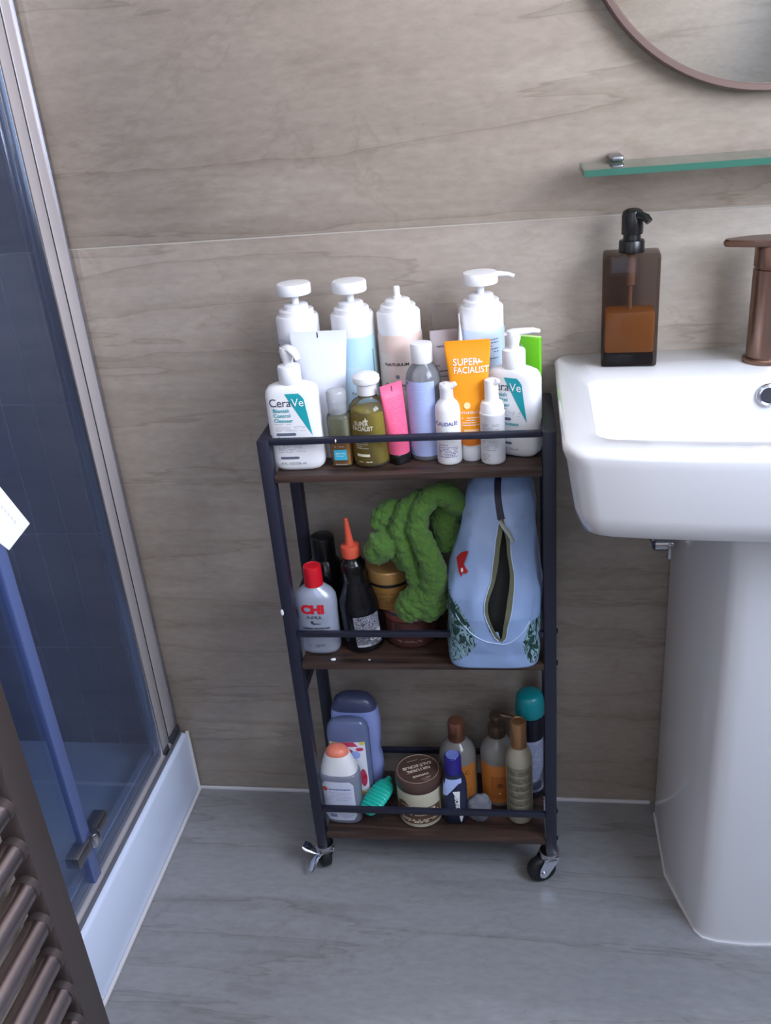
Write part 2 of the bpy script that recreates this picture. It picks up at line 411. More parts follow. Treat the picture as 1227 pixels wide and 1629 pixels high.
rs = [ring(-.20, .20, -.30, 0, .05, .748-z0, bow=.01), ring(-.245, .245, -.355, 0, .03, .758-z0, bow=.02), ring(-.262, .262, -.376, 0, .03, .772-z0, bow=.025),
      ring(-.270, .270, -.384, 0, .03, .80-z0, bow=.028), ring(-.280, .280, -.388, 0, .03, .865-z0, bow=.028), ring(-.284, .284, -.390, 0, .03, .876-z0, bow=.028),
      ring(-.283, .283, -.388, 0, .029, .883-z0, bow=.028), ring(-.278, .278, -.382, -.002, .026, .8855-z0, bow=.028),
      ring(-.247, .247, -.350, -.128, .022, .8850-z0, bow=.026), ring(-.241, .241, -.345, -.131, .022, .882-z0, bow=.026), ring(-.237, .237, -.340, -.135, .024, .874-z0, bow=.025),
      ring(-.222, .222, -.325, -.142, .035, .80-z0, bow=.02), ring(-.20, .20, -.305, -.155, .045, .782-z0, bow=.015), ring(-.05, .05, -.25, -.19, .02, .776-z0)]
obj('bowl', sk(rs), CERAMIC, bs, sharp=60)
ov = obj('overflow_ring', xform(tube([(.013*math.cos(t*PI/10), .013*math.sin(t*PI/10), 0) for t in range(21)], .0032, 8), Matrix.Translation((-.002, -.139, .858-z0)) @ Matrix.Rotation(PI/2-.1, 4, 'X')), CHROME, bs)
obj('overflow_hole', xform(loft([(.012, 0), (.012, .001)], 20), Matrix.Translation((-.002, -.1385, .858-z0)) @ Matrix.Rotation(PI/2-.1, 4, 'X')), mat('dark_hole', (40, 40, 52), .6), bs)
obj('waste', xform(loft([(.022, 0), (.022, .003), (.016, .005)], 24), Matrix.Translation((0, -.22, .776-z0))), CHROME, bs)
pd = thing('basin_pedestal', 'white ceramic floor pedestal under the wash basin', 'pedestal', (SXC+.008, 0, 0))
pp = []
half = [(-.108, -.03), (-.108, -.175), (-.092, -.235), (-.076, -.288), (-.066, -.300), (-.045, -.306), (0, -.309)]
poly = half+[(-x, y) for x, y in half[-2::-1]]
ped = bmesh.new(); lay = []
for z, s in ((0, 1.0), (.01, 1.0), (.35, .985), (.62, .985), (.72, 1.0), (.749, 1.03)):
    lay.append([ped.verts.new((x*s, y*s if y < -.1 else y, z)) for x, y in poly])
n = len(poly)
for A, B in zip(lay, lay[1:]):
    for i in range(n-1): ped.faces.new((A[i], A[i+1], B[i+1], B[i]))
    ped.faces.new((A[n-1], A[0], B[0], B[n-1]))
ped.faces.new(lay[0][::-1]); ped.faces.new(lay[-1])
obj('column', ped, CERAMIC, pd, sharp=50)
obj('silicone_seam', (lambda: (lambda b: b)(prism([(x*1.025, y*1.012) for x, y in poly], 0, .004)))(), CAULK, pd)
vl = thing('isolation_valve', 'small chrome isolation valve and pipe tucked under basin beside pedestal', 'valve', (.568, -.105, .615))
obj('body', xform(loft([(.008, -.018), (.0115, -.014), (.0115, .012), (.008, .016)], 16), Matrix.Rotation(PI/2, 4, 'Y')), CHROME, vl)
obj('pipe', tube([(0, .008, 0), (0, .05, 0), (0, .1045, 0)], .0065, 12), CHROME, vl)
obj('tail', tube([(-.012, 0, 0), (-.018, 0, .012), (-.018, 0, .05), (-.018, 0, .13)], .006, 10), STEEL, vl)
obj('lever', box(.004, .011, -.016, -.011, -.020, .006, .002), CHROME, vl)

COPPER = mat('brushed_copper', (138, 110, 98), .32, 1, bump=.05)
tp = thing('basin_tap', 'brushed copper monobloc tap with flat lever on the basin', 'tap', (.695, -.068, RZ+.0005))
obj('base_ring', loft([(.029, 0), (.029, .005), (.027, .007)], 32), COPPER, tp)
obj('column', loft([(.0245, .005), (.0245, .128), (.0225, .129), (.0225, .131), (.0245, .132), (.0245, .158), (.023, .160)], 36), COPPER, tp)
lv = loft([(.160, .026, .024, 2.6), (.1605, .030, .024, 2.6, -.004), (.168, .030, .024, 2.6, -.004), (.1685, .029, .023, 2.6, -.004)], 36)
obj('lever', prism([(-.058, -.008), (-.066, -.003), (-.066, .003), (-.058, .008), (-.03, .022), (.024, .024), (.024, -.024), (-.03, -.022)], .160, .169, bev=.002), COPPER, tp)
obj('spout', xform(loft([(.0, .018, .012, 3), (.02, .018, .012, 3), (.12, .016, .010, 3), (.125, .014, .008, 3)], 24), Matrix.Rotation(math.radians(58), 4, 'Z') @ Matrix.Translation((0, -.008, .09)) @ Matrix.Rotation(PI/2+.25, 4, 'X')), COPPER, tp)

mr = thing('wall_mirror', 'round wall mirror with a thin copper frame above the basin', 'mirror', (SXC, -.002, 1.49))
Rm = .26
fr = bmesh.new(); prof = [(Rm-.010, -.004), (Rm-.010, -.024), (Rm-.008, -.026), (Rm-.002, -.026), (Rm, -.024), (Rm, 0), (Rm-.02, 0)]
rg = [[fr.verts.new((r_*math.cos(2*PI*i/96), y, r_*math.sin(2*PI*i/96))) for r_, y in prof] for i in range(96)]
for i in range(96):
    A, B = rg[i], rg[(i+1) % 96]
    for k in range(len(prof)-1): fr.faces.new((A[k], A[k+1], B[k+1], B[k]))
obj('frame', fr, mat('copper_frame', (108, 88, 82), .45, .4), mr)
obj('glass', xform(loft([(Rm-.009, 0), (Rm-.009, .004)], 96), Matrix.Translation((0, -.008, 0)) @ Matrix.Rotation(PI/2, 4, 'X')), mat('mirror_silver', (225, 228, 226), .02, 1), mr)

gs = thing('glass_shelf', 'clear glass shelf with green edges below the mirror', 'shelf', (.441, -.02, 1.152))
GT = clear('shelf_glass', (228, 244, 238), .02, (150, 210, 190), .02, 1); GE = clear('green_glass_edge', (120, 185, 165), .5, (96, 160, 142), .1, .8)
obj('pane', box(.003, .497, -.102, -.001, 0, .008), GT, gs)
obj('edge', box(0, .5, -.105, -.102, 0, .008), GE, gs); obj('edge', box(0, .003, -.102, 0, 0, .008), GE, gs); obj('edge', box(.497, .5, -.102, 0, 0, .008), GE, gs)
for x in (.048, .452):
    cl = obj('clamp', box(x-.009, x+.009, -.03, .02, .0085, .016, .0035, 3), STEEL, gs)
    obj('lower_jaw', box(x-.008, x+.008, -.03, .02, -.006, -.0005, .002), STEEL, gs)

SMOKE = clear('smoked_brown_glass', (204, 194, 190), .22, (40, 30, 30), .03, .45)
AMBER = clear('amber_soap', (244, 200, 130), .9, (246, 180, 100), .2, .3)
sp = thing('soap_dispenser', 'square smoked brown glass soap dispenser with black pump on basin', 'soap dispenser', (.511, -.052, RZ+.0006))
sp.rotation_euler.z = math.radians(-4)
obj('bottle', box(-.0385, .0385, -.025, .025, 0, .157, .004, 3), SMOKE, sp)
obj('glass_base', box(-.034, .034, -.021, .021, .002, .018, .003), clear('thick_glass_base', (90, 78, 84), .35, (34, 30, 42), .05, 1), sp)
obj('liquid', box(-.034, .034, -.021, .021, .019, .078, .004), AMBER, sp)
obj('dip_tube', loft([(.003, .03), (.003, .11), (.006, .112), (.006, .156)], 14), mat('frosted_tube', (176, 140, 118), .5), sp)
obj('collar', loft([(.0165, .157), (.0175, .158), (.0175, .171), (.0165, .173), (.012, .174), (.0115, .182)], 30), BLACKP, sp)
hd = obj('pump_head', loft([(.014, .181), (.0145, .183), (.0145, .206), (.013, .211), (.008, .214), (.002, .215)], 30), BLACKP, sp)
obj('spout', tube([(0, -.004, .206), (.010, -.012, .206), (.017, -.018, .204), (.021, -.021, .199)], [.006, .006, .0055, .005], 12), BLACKP, hd)

# ------------------------------------------------------------------ trolley
X0, Y0, TH = -.0159, -.204, .0129
def cw(x, y, z): return (X0+math.cos(TH)*x-math.sin(TH)*y, Y0+math.sin(TH)*x+math.cos(TH)*y, z)
CWID, CD, CH = .42, .166, .8365
S1, S2, S3 = .782, .4555, .0935
ct = thing('rolling_cart', 'slim three tier rolling cart with navy metal frame and brown wood shelves', 'cart', cw(0, 0, 0), TH)
PW, PD = .0185, .02
for x in (0, CWID-PW):
    for y in (0, CD-PD): obj('post', box(x, x+PW, y, y+PD, .063, CH, .0015), METAL, ct)
    obj('side_bar', box(x, x+PW, PD, CD-PD, CH-.012, CH, .0015), METAL, ct)
    for z in (.38, .52, .14): obj('side_bar', box(x+.004, x+PW-.004, PD, CD-PD, z, z+.018, .001), METAL, ct)
def woodmat():
    m = bpy.data.materials.new('dark_rustic_wood'); m.use_nodes = True; nt = m.node_tree; b = nt.nodes['Principled BSDF']; L = nt.links.new
    tc = nt.nodes.new('ShaderNodeTexCoord'); mp = nt.nodes.new('ShaderNodeMapping'); mp.inputs['Scale'].default_value = (6, 90, 90); L(tc.outputs['Object'], mp.inputs[0])
    n = nt.nodes.new('ShaderNodeTexNoise'); n.inputs['Scale'].default_value = 1; n.inputs['Detail'].default_value = 6; n.inputs['Distortion'].default_value = .6; L(mp.outputs[0], n.inputs[0])
    r = nt.nodes.new('ShaderNodeValToRGB'); L(n.outputs['Fac'], r.inputs[0]); e = r.color_ramp.elements
    e[0].position = .3; e[0].color = lin(34, 24, 21); e[1].position = .75; e[1].color = lin(86, 64, 55)
    L(r.outputs[0], b.inputs['Base Color']); b.inputs['Roughness'].default_value = .45; return m
WOOD = woodmat()
for z in (S1, S2, S3):
    obj('shelf_board', box(PW+.0005 if z == S1 else .012, CWID-PW-.0005 if z == S1 else CWID-.012, .001 if z == S1 else .021, CD-.002 if z == S1 else CD-.021, z-.0115, z, .001), WOOD, ct) if z == S1 else \
        obj('shelf_board', prism([(PW+.0005, .001), (CWID-PW-.0005, .001), (CWID-PW-.0005, CD-.001), (PW+.0005, CD-.001)], z-.0115, z, bev=.001), WOOD, ct)
for z, r_ in ((S1+.0465, .0095), (S2+.049, .0095), (S3+.049, .0105)):
    obj('front_rail', box(PW, CWID-PW, .0005, .0095, z, z+r_, .002), METAL, ct)
    obj('back_rail', box(PW, CWID-PW, CD-.0095, CD-.0005, z, z+r_, .002), METAL, ct)
for x, sx in ((-.0025, 1), (CWID, 1)):
    for z in (.508, .148, S2-.006, S3-.006):
        obj('bolt', box(x, x+.0025, .007, .013, z, z+.006, .0008), BLACKP, ct)
def caster(x, y, rz, brake, lrz=0):
    e = bpy.data.objects.new('caster', None); C.objects.link(e); e.parent = ct; e.location = (x, y, 0); e.rotation_euler = (0, 0, rz); e.empty_display_size = .01
    obj('bearing', loft([(.010, .064), (.0165, .063), (.017, .060), (.0145, .057), (.015, .055), (.0165, .052), (.015, .049)], 28), CHROME, e)
    fk = bmesh.new()
    for s in (-1, 1):
        q = [(-.013, .055), (.012, .055), (.010, .045), (-.008, .018), (-.014, .014), (-.020, .016), (-.023, .022), (-.022, .035)]
        b2 = bmesh.new(); y0, y1 = (s*.0135-.0008, s*.0135+.0008)
        A = [b2.verts.new((px, y0, pz)) for px, pz in q]; B = [b2.verts.new((px, y1, pz)) for px, pz in q]
        b2.faces.new(A); b2.faces.new(B[::-1])
        for i in range(len(q)): b2.faces.new((A[i], A[(i+1) % len(q)], B[(i+1) % len(q)], B[i]))
        merge(fk, b2)
    box(-.014, .013, -.0143, .0143, .048, .0505, bm=fk)
    obj('fork', fk, CHROME, e)
    wl = loft([(.010, -.0105), (.019, -.0105), (.0235, -.008), (.025, -.005), (.025, .005), (.0235, .008), (.019, .0105), (.010, .0105)], 36)
    obj('wheel', xform(wl, Matrix.Translation((-.015, 0, .025)) @ Matrix.Rotation(PI/2, 4, 'X')), RUBBER, e)
    obj('axle', xform(loft([(.004, -.0165), (.004, .0165)], 14), Matrix.Translation((-.015, 0, .0245)) @ Matrix.Rotation(PI/2, 4, 'X')), CHROME, e)
    if brake:
        for pts in ([(-.008, -.004, .044), (-.018, -.002, .046), (-.030, .003, .054), (-.037, .006, .058)], [(-.008, -.004, .042), (-.016, -.007, .036), (-.024, -.011, .026), (-.030, -.014, .017)]):
            obj('brake_lever', xform(tube(pts, [.006, .0065, .0115, .0095], 14, flat=.3), Matrix.Rotation(lrz-rz, 4, 'Z')), CHROME, e)
caster(CWID-.012, .010, math.radians(20), False); caster(.010, .010, math.radians(-62), True, math.radians(12))
caster(CWID-.012, CD-.012, math.radians(15), False); caster(.012, CD-.012, math.radians(200), True, math.radians(200))
for x, y, z, a in ((.0008, -.0003, .552, .0026), (.115, .0002, S1+.0515, .0012)):
    mk = bmesh.new(); bmesh.ops.create_icosphere(mk, subdivisions=2, radius=1); xform(mk, Matrix.Translation((x, y, z)) @ Matrix.Diagonal((a, .0006, a*2.2, 1))); obj('scuff_mark', mk, mat('chalk_white', (225, 225, 228), .6), ct)
for lab, x, y, a in (('small white crumb on the cart shelf before the red-capped bottle', .070, .010, .0046), ('tiny pale crumb on the shelf before the nozzle bottle', .128, .011, .0018)):
    mk = bmesh.new(); bmesh.ops.create_icosphere(mk, subdivisions=3, radius=1)
    for v in mk.verts: v.co *= 1+.18*noise.noise(v.co*1.5)
    xform(mk, Matrix.Diagonal((a, a*.6, a*.45, 1))); o = obj('crumb', mk, mat('chalk_white', (225, 225, 228), .6), sharp=180); o.location = cw(x, y, S2+a*.42); o.rotation_euler.z = .3; tag(o, lab, 'crumb')

def at(x, y, s): return cw(x, y, s+.0004)

# ================================================================== TOP SHELF
# ---- pump bottle with teal flash
def cleanser(label, loc, rz, spout, words_on):
    t = thing('pump_cleanser_bottle', label, 'bottle', loc, rz, 'white pump cleanser bottles')
    W, D = .0385, .019
    s = [(0, W*.72, D*.72, 3.4), (.0012, W*.82, D*.82, 3.4), (.006, W*.95, D*.94, 3.4), (.014, W, D, 3.4), (.112, W*.99, D*.98, 3.4), (.119, W*.955, D*.95, 3.2), (.124, W*.86, D*.9, 3), (.127, W*.66, D*.82, 2.6), (.1285, W*.44, D*.75, 2)]
    b = obj('body', loft(s, 56), WHITE, t, sharp=60); S = Surf(s)
    obj('collar', loft([(.0155, .128), (.0162, .129), (.0162, .150), (.0152, .153), (.009, .1545)], 36), WHITE2, t)
    h = obj('pump_head', loft([(.0075, .154), (.0075, .160), (.0095, .166), (.0105, .174), (.0095, .1785), (.004, .1805)], 28), WHITE, t)
    c, q = math.cos(spout), math.sin(spout)
    if words_on == 'left':
        pts = [(-.012*c, -.012*q, .1735), (0, 0, .1775), (.012*c, .012*q, .1765), (.020*c, .020*q, .171), (.024*c, .024*q, .164)]
    else: pts = [(-.013*c, -.013*q, .1735), (0, 0, .1765), (.015*c, .015*q, .177), (.027*c, .027*q, .1775), (.036*c, .036*q, .1755)]
    obj('spout', tube(pts, [.004, .0085, .0075, .006, .0045], 14, flat=.6), WHITE, h)
    lb = obj('flash', strip(S, [(.0545+i*.0625/14, .0260-.0330*(i/14), .0262-.0075*(i/14)-(.006 if i == 14 else .002 if i == 13 else 0)) for i in range(15)], 8), TEAL, t)
    obj('lettering', words(S, 'Cera', -.0315, .0985, .0168, 0, 'LEFT', sx=.96), INK, lb)
    obj('lettering', words(S, 'Ve', .0018, .0985, .0168, 0, 'LEFT', off=.0011, sx=.96), WINK, lb)
    obj('lettering', words(S, 'Blemish\nControl\nCleanser', -.027, .0900, .0078, .00012, 'LEFT'), TEAL, lb)
    obj('lettering', words(S, 'Gel Moussant', -.026, .0480, .0072, .00015, 'LEFT'), TEAL, lb)
    obj('fine_print', join(print_rows(S, -.029, .002, .0985, .0995, 1), print_rows(S, -.027, -.002, .0715, .0730, 1), print_rows(S, -.026, .018, .0615, .0695, 4, .0004),
                           print_rows(S, -.026, .015, .029, .041, 6, .0004)), GREYINK, lb)
    obj('lettering', words(S, '8 FL OZ/236 ml', -.024, .0105, .0056, 0, 'LEFT'), GREYINK, lb)
    for q in ((-.026, .003, .0550, .0592), (-.0245, .0035, .0190, .0228)): obj('text_bar', patch(S, *q, 6, rc=.002, off=.0006), mat('slate_ink', (92, 96, 118), .6), lb)
    return t
cleanser('white pump cleanser bottle with teal flash, facing front at the cart\'s left end', at(.0525, .0355, S1), math.radians(2), math.radians(-40), 'left')
cleanser('white pump cleanser bottle turned aside near basin, spout pointing right', at(.365, .066, S1), math.radians(-25), math.radians(30), 'right')

# ---- foaming wash bottles
def foamer(name, label, x, y, bodymat, head, labelmat=None, txt=None, lines=None, rz=0):
    t = thing(name, label, 'bottle', at(x, y, S1), rz, 'foaming wash bottles at the back')
    R = .0325
    s = [(R-.002, 0), (R, .002), (R, .168), (R-.001, .171)]
    obj('body', loft(s, 48), bodymat, t); S = Surf(s)
    c = obj('collar', loft([(R-.001, .171), (R-.001, .199), (R-.003, .202), (.026, .202), (.0255, .209), (.024, .2105), (.0185, .2105), (.018, .2165), (.016, .218), (.0065, .218)], 44), WHITE, t)
    if head:
        obj('stem', loft([(.0055, .217), (.0055, .232)], 18), WHITE, t)
        h = obj('pump_head', loft([(.020, .2312), (.0245, .232), (.0252, .234), (.0252, .245), (.0235, .2475), (.015, .2485)], 40), WHITE, t)
        if head == 'spout': obj('spout', tube([(.012, 0, .243), (.028, 0, .2435), (.040, -.001, .2425), (.048, -.002, .2395)], [.0085, .0062, .005, .0045], 14, flat=.6), WHITE, h)
    else: obj('nozzle', loft([(.0062, .217), (.0062, .222), (.0048, .2222), (.0045, .2345), (.0038, .2355)], 20), WHITE, t)
    if labelmat:
        l = obj('label', patch(S, *labelmat[1], 8, 16), labelmat[0], t)
        for m_, fn in (lines or []): obj('lettering', fn(S), m_, l)
    else:
        for m_, fn in (lines or []): obj('lettering', fn(S), m_, t)
    return t
foamer('foaming_wash_bottle', 'white foaming wash bottle with round pump head behind the white tube', .0505, .130, mat('pale_grey_plastic', (186, 188, 198), .4), 'disc',
       None, None, [(INK, lambda S: print_rows(S, -.0323, .031, .095, .164, 16, .0017))])
foamer('foaming_wash_bottle', 'pale blue foaming wash bottle with white round pump head', .133, .126, mat('pale_blue_plastic', (172, 205, 218), .4), 'disc',
       (mat('paler_blue_label', (188, 214, 228), .5), (-.026, .012, .03, .128)), None,
       [(INK, lambda S: join(words(S, 'M', .004, .1085, .005, .0001), words(S, 'For\n24\nsh', .001, .086, .0075, 0))), (GREYINK, lambda S: print_rows(S, -.02, .0, .03, .06, 4)), (mat('green_ink', (96, 140, 130), .6), lambda S: strip(S, [(.04, .0285, .0295), (.15, .0285, .0295)], 2))])
foamer('foaming_wash_bottle', 'blush pink foaming bottle missing its pump head, bare white nozzle', .201, .126, mat('blush_plastic', (214, 190, 180), .4), None,
       (mat('cream_label', (222, 206, 198), .5), (-.027, .018, .02, .146)), None,
       [(INK, lambda S: join(words(S, 'NATURIUM', -.003, .1275, .0056, .00018, sx=1.25), words(S, 'The Brightener\nVitamin C', -.003, .0965, .0062, .0001))),
        (GREYINK, lambda S: join(ellipse(S, -.003, .111, .0032, .0032), print_rows(S, -.018, .012, .045, .065, 5)))])
foamer('foaming_wash_bottle', 'tall pale blue printed foaming bottle with long spout pointing right', .320, .131, mat('ice_blue_plastic', (190, 206, 228), .4), 'spout',
       None, None, [(mat('navy_print', (70, 80, 120), .6), lambda S: join(print_rows(S, -.030, .024, .128, .160, 7, .0011), print_rows(S, -.004, .028, .085, .12, 8, .0011)))])

# ---- squeeze tubes standing on their caps
def sqtube(name, label, x, y, W, r, h, capr, caph, m, capm, rz=0, lean=(0, 0), cap_n=2, dec=None, group=None, crimp=.012, mw=None):
    t = thing(name, label, 'tube', at(x, y, S1+capr*abs(math.sin(lean[1]))), rz, group, lean)
    obj('cap', loft([(0, capr*.96, capr*.96, cap_n), (.001, capr, capr, cap_n), (caph-.001, capr*1.02, capr*1.02, cap_n), (caph, capr*.98, capr*.98, cap_n)], 32), capm, t)
    s = []
    for i in range(15):
        k = i/14; a = r+(W/2-r)*k**.85; b = r*(1-k)**.75+.0009
        s.append((caph+.0003+(h-caph-crimp)*k, a, b, 2+1.2*k))
    s.append((h, W/2, .0009, 3.2))
    b = obj('sleeve', loft(s, 40), m, t, sharp=70); S = Surf(s)
    for nm, m_, fn in (dec or []): obj(nm, fn(S), m_, b)
    return t
PEARL = mat('pearl_white_tube', (226, 229, 240), .3)
sqtube('squeeze_tube', 'plain white wide-crimped tube behind the front pump bottle', .0885, .083, .083, .021, .187, .020, .022, PEARL, WHITE,
       dec=[('tick_mark', BLACKP, lambda S: strip(S, [(.178, -.0010, .0006), (.1855, -.0010, .0006)], 2)), ('fine_print', INK, lambda S: print_rows(S, .006, .026, .02, .085, 16, .0012))])
sqtube('squeeze_tube', 'orange face wash tube with white lettering and white cap', .3025, .049, .063, .0155, .173, .0145, .024,
       mat('orange_tube', (240, 152, 22), .4), WHITE, rz=math.radians(4), dec=[
        ('lettering', WINK, lambda S: join(words(S, 'SUPER', -.021, .1395, .0135, .0001, 'LEFT', sx=.92), words(S, 'FACIALIST', -.021, .1285, .0125, .0001, 'LEFT', sx=.86), words(S, 'VITAMIN C+', 0, .071, .0052, 0), print_rows(S, -.012, .012, .053, .067, 4, .0010))),
        ('flower_mark', WINK, lambda S: join(ellipse(S, .0150, .1445, .0010, .0032), ellipse(S, .0122, .1430, .0022, .0010), ellipse(S, .0178, .1430, .0022, .0010))),
        ('round_badge', mat('cream_ink', (248, 214, 160), .5), lambda S: ellipse(S, -.004, .083, .0048, .0048, .0008)),
        ('text_bar', mat('cream_ink2', (246, 206, 150), .5), lambda S: patch(S, -.010, .011, .0445, .0485)),
        ('band', mat('deep_orange', (206, 112, 20), .4), lambda S: patch(S, -.0153, .0153, .0245, .042, 4, 14, .0002))])
sqtube('squeeze_tube', 'bright pink hand cream tube with black cap, leaning by the oil bottle', .1985, .044, .036, .0155, .118, .0142, .015,
       mat('hot_pink_tube', (238, 100, 138), .4), BLACKP, rz=math.radians(38), lean=(0, math.radians(-3)), cap_n=4, crimp=.008, dec=[
        ('tick_mark', BLACKP, lambda S: strip(S, [(.107, -.0006, .0004), (.115, -.0006, .0004)], 2)), ('fine_print', mat('pink_print', (215, 62, 108), .5), lambda S: print_rows(S, -.012, .012, .04, .10, 16))])
GREYTUBE = clear('frosted_grey_tube', (205, 200, 204), .75, (168, 158, 162), .3, .5)
sqtube('squeeze_tube', 'mauve grey printed tube half hidden behind the orange tube', .2640, .097, .040, .0135, .176, .0125, .02, mat('mauve_grey_tube', (168, 158, 160), .4), WHITE2, rz=math.radians(14), lean=(0, math.radians(1)),
       dec=[('lettering', INK, lambda S: join(words(S, 'NATURIUM', 0, .152, .0042, .0001), print_rows(S, -.014, .014, .06, .13, 9, .0013)))])
sqtube('squeeze_tube', 'white tube seen edge-on as a thin wedge behind orange tube', .2905, .0925, .036, .0115, .196, .011, .02, WHITE, WHITE2, rz=math.radians(94))
sqtube('squeeze_tube', 'clear see-through tube against the wall beside the blush bottle', .2660, .137, .040, .0135, .205, .0125, .02, clear('clear_tube', (240, 238, 236), .12, (200, 192, 188), .1, .8), WHITE2, rz=math.radians(-12))
# ---- green carton
gc = thing('green_carton', 'slim lime green carton behind the turned pump bottle', 'carton', at(.389, .118, S1), math.radians(-26))
obj('box', box(-.0155, .0155, -.0035, .0035, 0, .155, .0006), mat('lime_card', (104, 190, 24), .45), gc)
obj('top_flap', box(-.0155, .0155, -.0035, .0035, .155, .1562, .0003), mat('pale_lime_card', (190, 232, 140), .5), gc)
obj('fine_print', print_rows(lambda x, z, off=0: (x, -.0036-off, z), -.013, -.010, .13, .148, 5), WINK, gc)

# ---- small travel bottle with amber gel
t = thing('travel_bottle', 'small clear flip-cap bottle with amber gel and blue label', 'bottle', at(.1152, .0375, S1))
s = [(0, .0135, .011, 4), (.0015, .0150, .0125, 4), (.004, .0155, .013, 4), (.074, .0165, .014, 4), (.079, .0155, .013, 3.4), (.0805, .0125, .0115, 2)]
CLEARP = clear('clear_plastic', (240, 243, 242), .06, (220, 225, 220), .05, 1)
obj('body', loft(s, 40), CLEARP, t, sharp=60); S = Surf(s)
obj('gel', loft([(.003, .0135, .011, 4), (.038, .0142, .0118, 4)], 32), clear('amber_gel', (248, 206, 124), .75, (236, 170, 60), .3, .3), t)
obj('thin_gel', loft([(.0385, .0142, .0118, 4), (.073, .0150, .0125, 4)], 32), clear('pale_gel', (240, 238, 216), .5, (214, 212, 180), .3, .3), t)
cp = obj('flip_cap', loft([(.0128, .0805), (.0138, .082), (.0138, .096), (.0145, .097), (.0145, .111), (.013, .1135), (.006, .114)], 32), clear('frosted_cap', (240, 242, 244), .5, (236, 238, 242), .2, 1), t)
l = obj('label', patch(S, -.0095, .0095, .012, .028), mat('sky_blue_label', (60, 178, 208), .5), t)
obj('fine_print', join(print_rows(S, -.007, .007, .017, .024, 3, off=.0008), words(S, 'o', 0, .019, .002)), WINK, l)
obj('side_print', join(print_rows(S, -.008, .009, .0315, .034, 1), print_rows(S, -.008, .009, .0045, .0065, 1)), WINK, t)
# ---- bath oil
t = thing('bath_oil_bottle', 'round clear bottle of olive yellow oil with white mushroom cap', 'bottle', at(.1585, .0455, S1))
s = [(.024, 0), (.027, .0015), (.0285, .005), (.0285, .082), (.027, .089), (.022, .095), (.015, .099), (.0135, .101), (.0135, .106)]
obj('body', loft(s, 48), CLEARP, t, sharp=60); S = Surf(s)
obj('oil', loft([(.023, .003), (.0268, .006), (.0268, .079), (.026, .0815)], 44), clear('olive_oil', (236, 218, 100), .68, (212, 184, 36), .3, .3), t)
obj('cap', loft([(.0140, .104), (.0145, .105), (.0140, .116), (.0150, .119), (.0185, .121), (.0198, .125), (.019, .130), (.014, .134), (.006, .1355)], 40), WHITE, t)
obj('lettering', join(words(S, 'SUPER', -.0185, .0655, .0088, .0001, 'LEFT', sx=.85), words(S, 'FACIALIST', -.0215, .0580, .0088, .0001, 'LEFT', sx=.75), ellipse(S, -.001, .0745, .0007, .003), ellipse(S, -.003, .073, .0018, .0008), ellipse(S, .001, .073, .0018, .0008),
    print_rows(S, -.018, .0, .030, .042, 4, .001), patch(S, -.018, .001, .0185, .0225, 3), print_rows(S, -.016, .004, .0095, .0115, 1, .0012)), mat('cream_print', (226, 220, 190), .5), t)
# ---- periwinkle micellar bottle
t = thing('micellar_bottle', 'clear round bottle with periwinkle back label and white square-edged cap', 'bottle', at(.2375, .063, S1))
s = [(.022, 0), (.024, .0015), (.025, .005), (.025, .117), (.0235, .126), (.019, .134), (.0145, .139), (.0135, .142)]
obj('body', loft(s, 48), clear('clear_bottle_wall', (238, 240, 244), .38, (206, 210, 218), .05, 1), t, sharp=60); S = Surf(s)
obj('cap', loft([(.0145, .1415), (.0152, .1425), (.0155, .166), (.0145, .1685), (.013, .169)], 40), WHITE, t)
l = obj('label', patch(S, -.0238, .0170, .008, .119, 8, 20), mat('periwinkle_label', (168, 182, 226), .45), t)
obj('fine_print', join(print_rows(S, -.021, .010, .046, .112, 18, .0007)), mat('pale_periwinkle', (190, 198, 235), .5), l)
obj('barcode', join(*[strip(S, [(.036, x, x+.0006), (.043, x, x+.0006)], 1, .0008) for x in [-.013+i*.0012 for i in range(14)]]), INK, l)
# ---- small white pump bottles
def mini(label, x, y, s, hd, dec):
    t = thing('mini_pump_bottle', label, 'bottle', at(x, y, S1), 0, 'small white pump bottles')
    b = obj('body', loft(s, 40), WHITE, t, sharp=50); S = Surf(s); hd(t)
    for nm, m_, fn in dec: obj(nm, fn(S), m_, b)
s = [(.0155, 0), (.0172, .0012), (.0178, .004), (.0178, .078), (.0170, .084), (.0145, .0895), (.0105, .0935), (.0100, .095)]
def h1(t):
    h = obj('pump_head', loft([(.0095, .0945), (.0095, .108), (.0100, .109), (.0100, .115), (.009, .1165)], 28), WHITE, t)
    obj('spout', tube([(.0, -.002, .1125), (.008, -.004, .1135), (.0135, -.005, .1175)], [.006, .0048, .0035], 12), WHITE, h)
PURP = mat('purple_ink', (96, 92, 150), .6)
mini('small white pump bottle with purple lettering and flicked-up spout', .2712, .0385, s, h1, [('lettering', PURP, lambda S: join(words(S, 'CAUDALÍE', -.001, .0600, .0076, .0001, sx=.88))),
     ('vine_mark', PURP, lambda S: join(ellipse(S, 0, .0485, .0006, .0035), ellipse(S, -.002, .0495, .0016, .001), ellipse(S, .002, .0495, .0016, .001))), ('fine_print', PURP, lambda S: join(print_rows(S, -.013, .0, .0300, .032, 1, .001), print_rows(S, -.014, .013, .012, .0285, 7, .0009)))])
s2 = [(.0155, 0), (.0168, .0012), (.0174, .004), (.0174, .071), (.0178, .0715), (.0178, .0745), (.0168, .075), (.0165, .083), (.0145, .089), (.0105, .0905), (.0100, .092)]
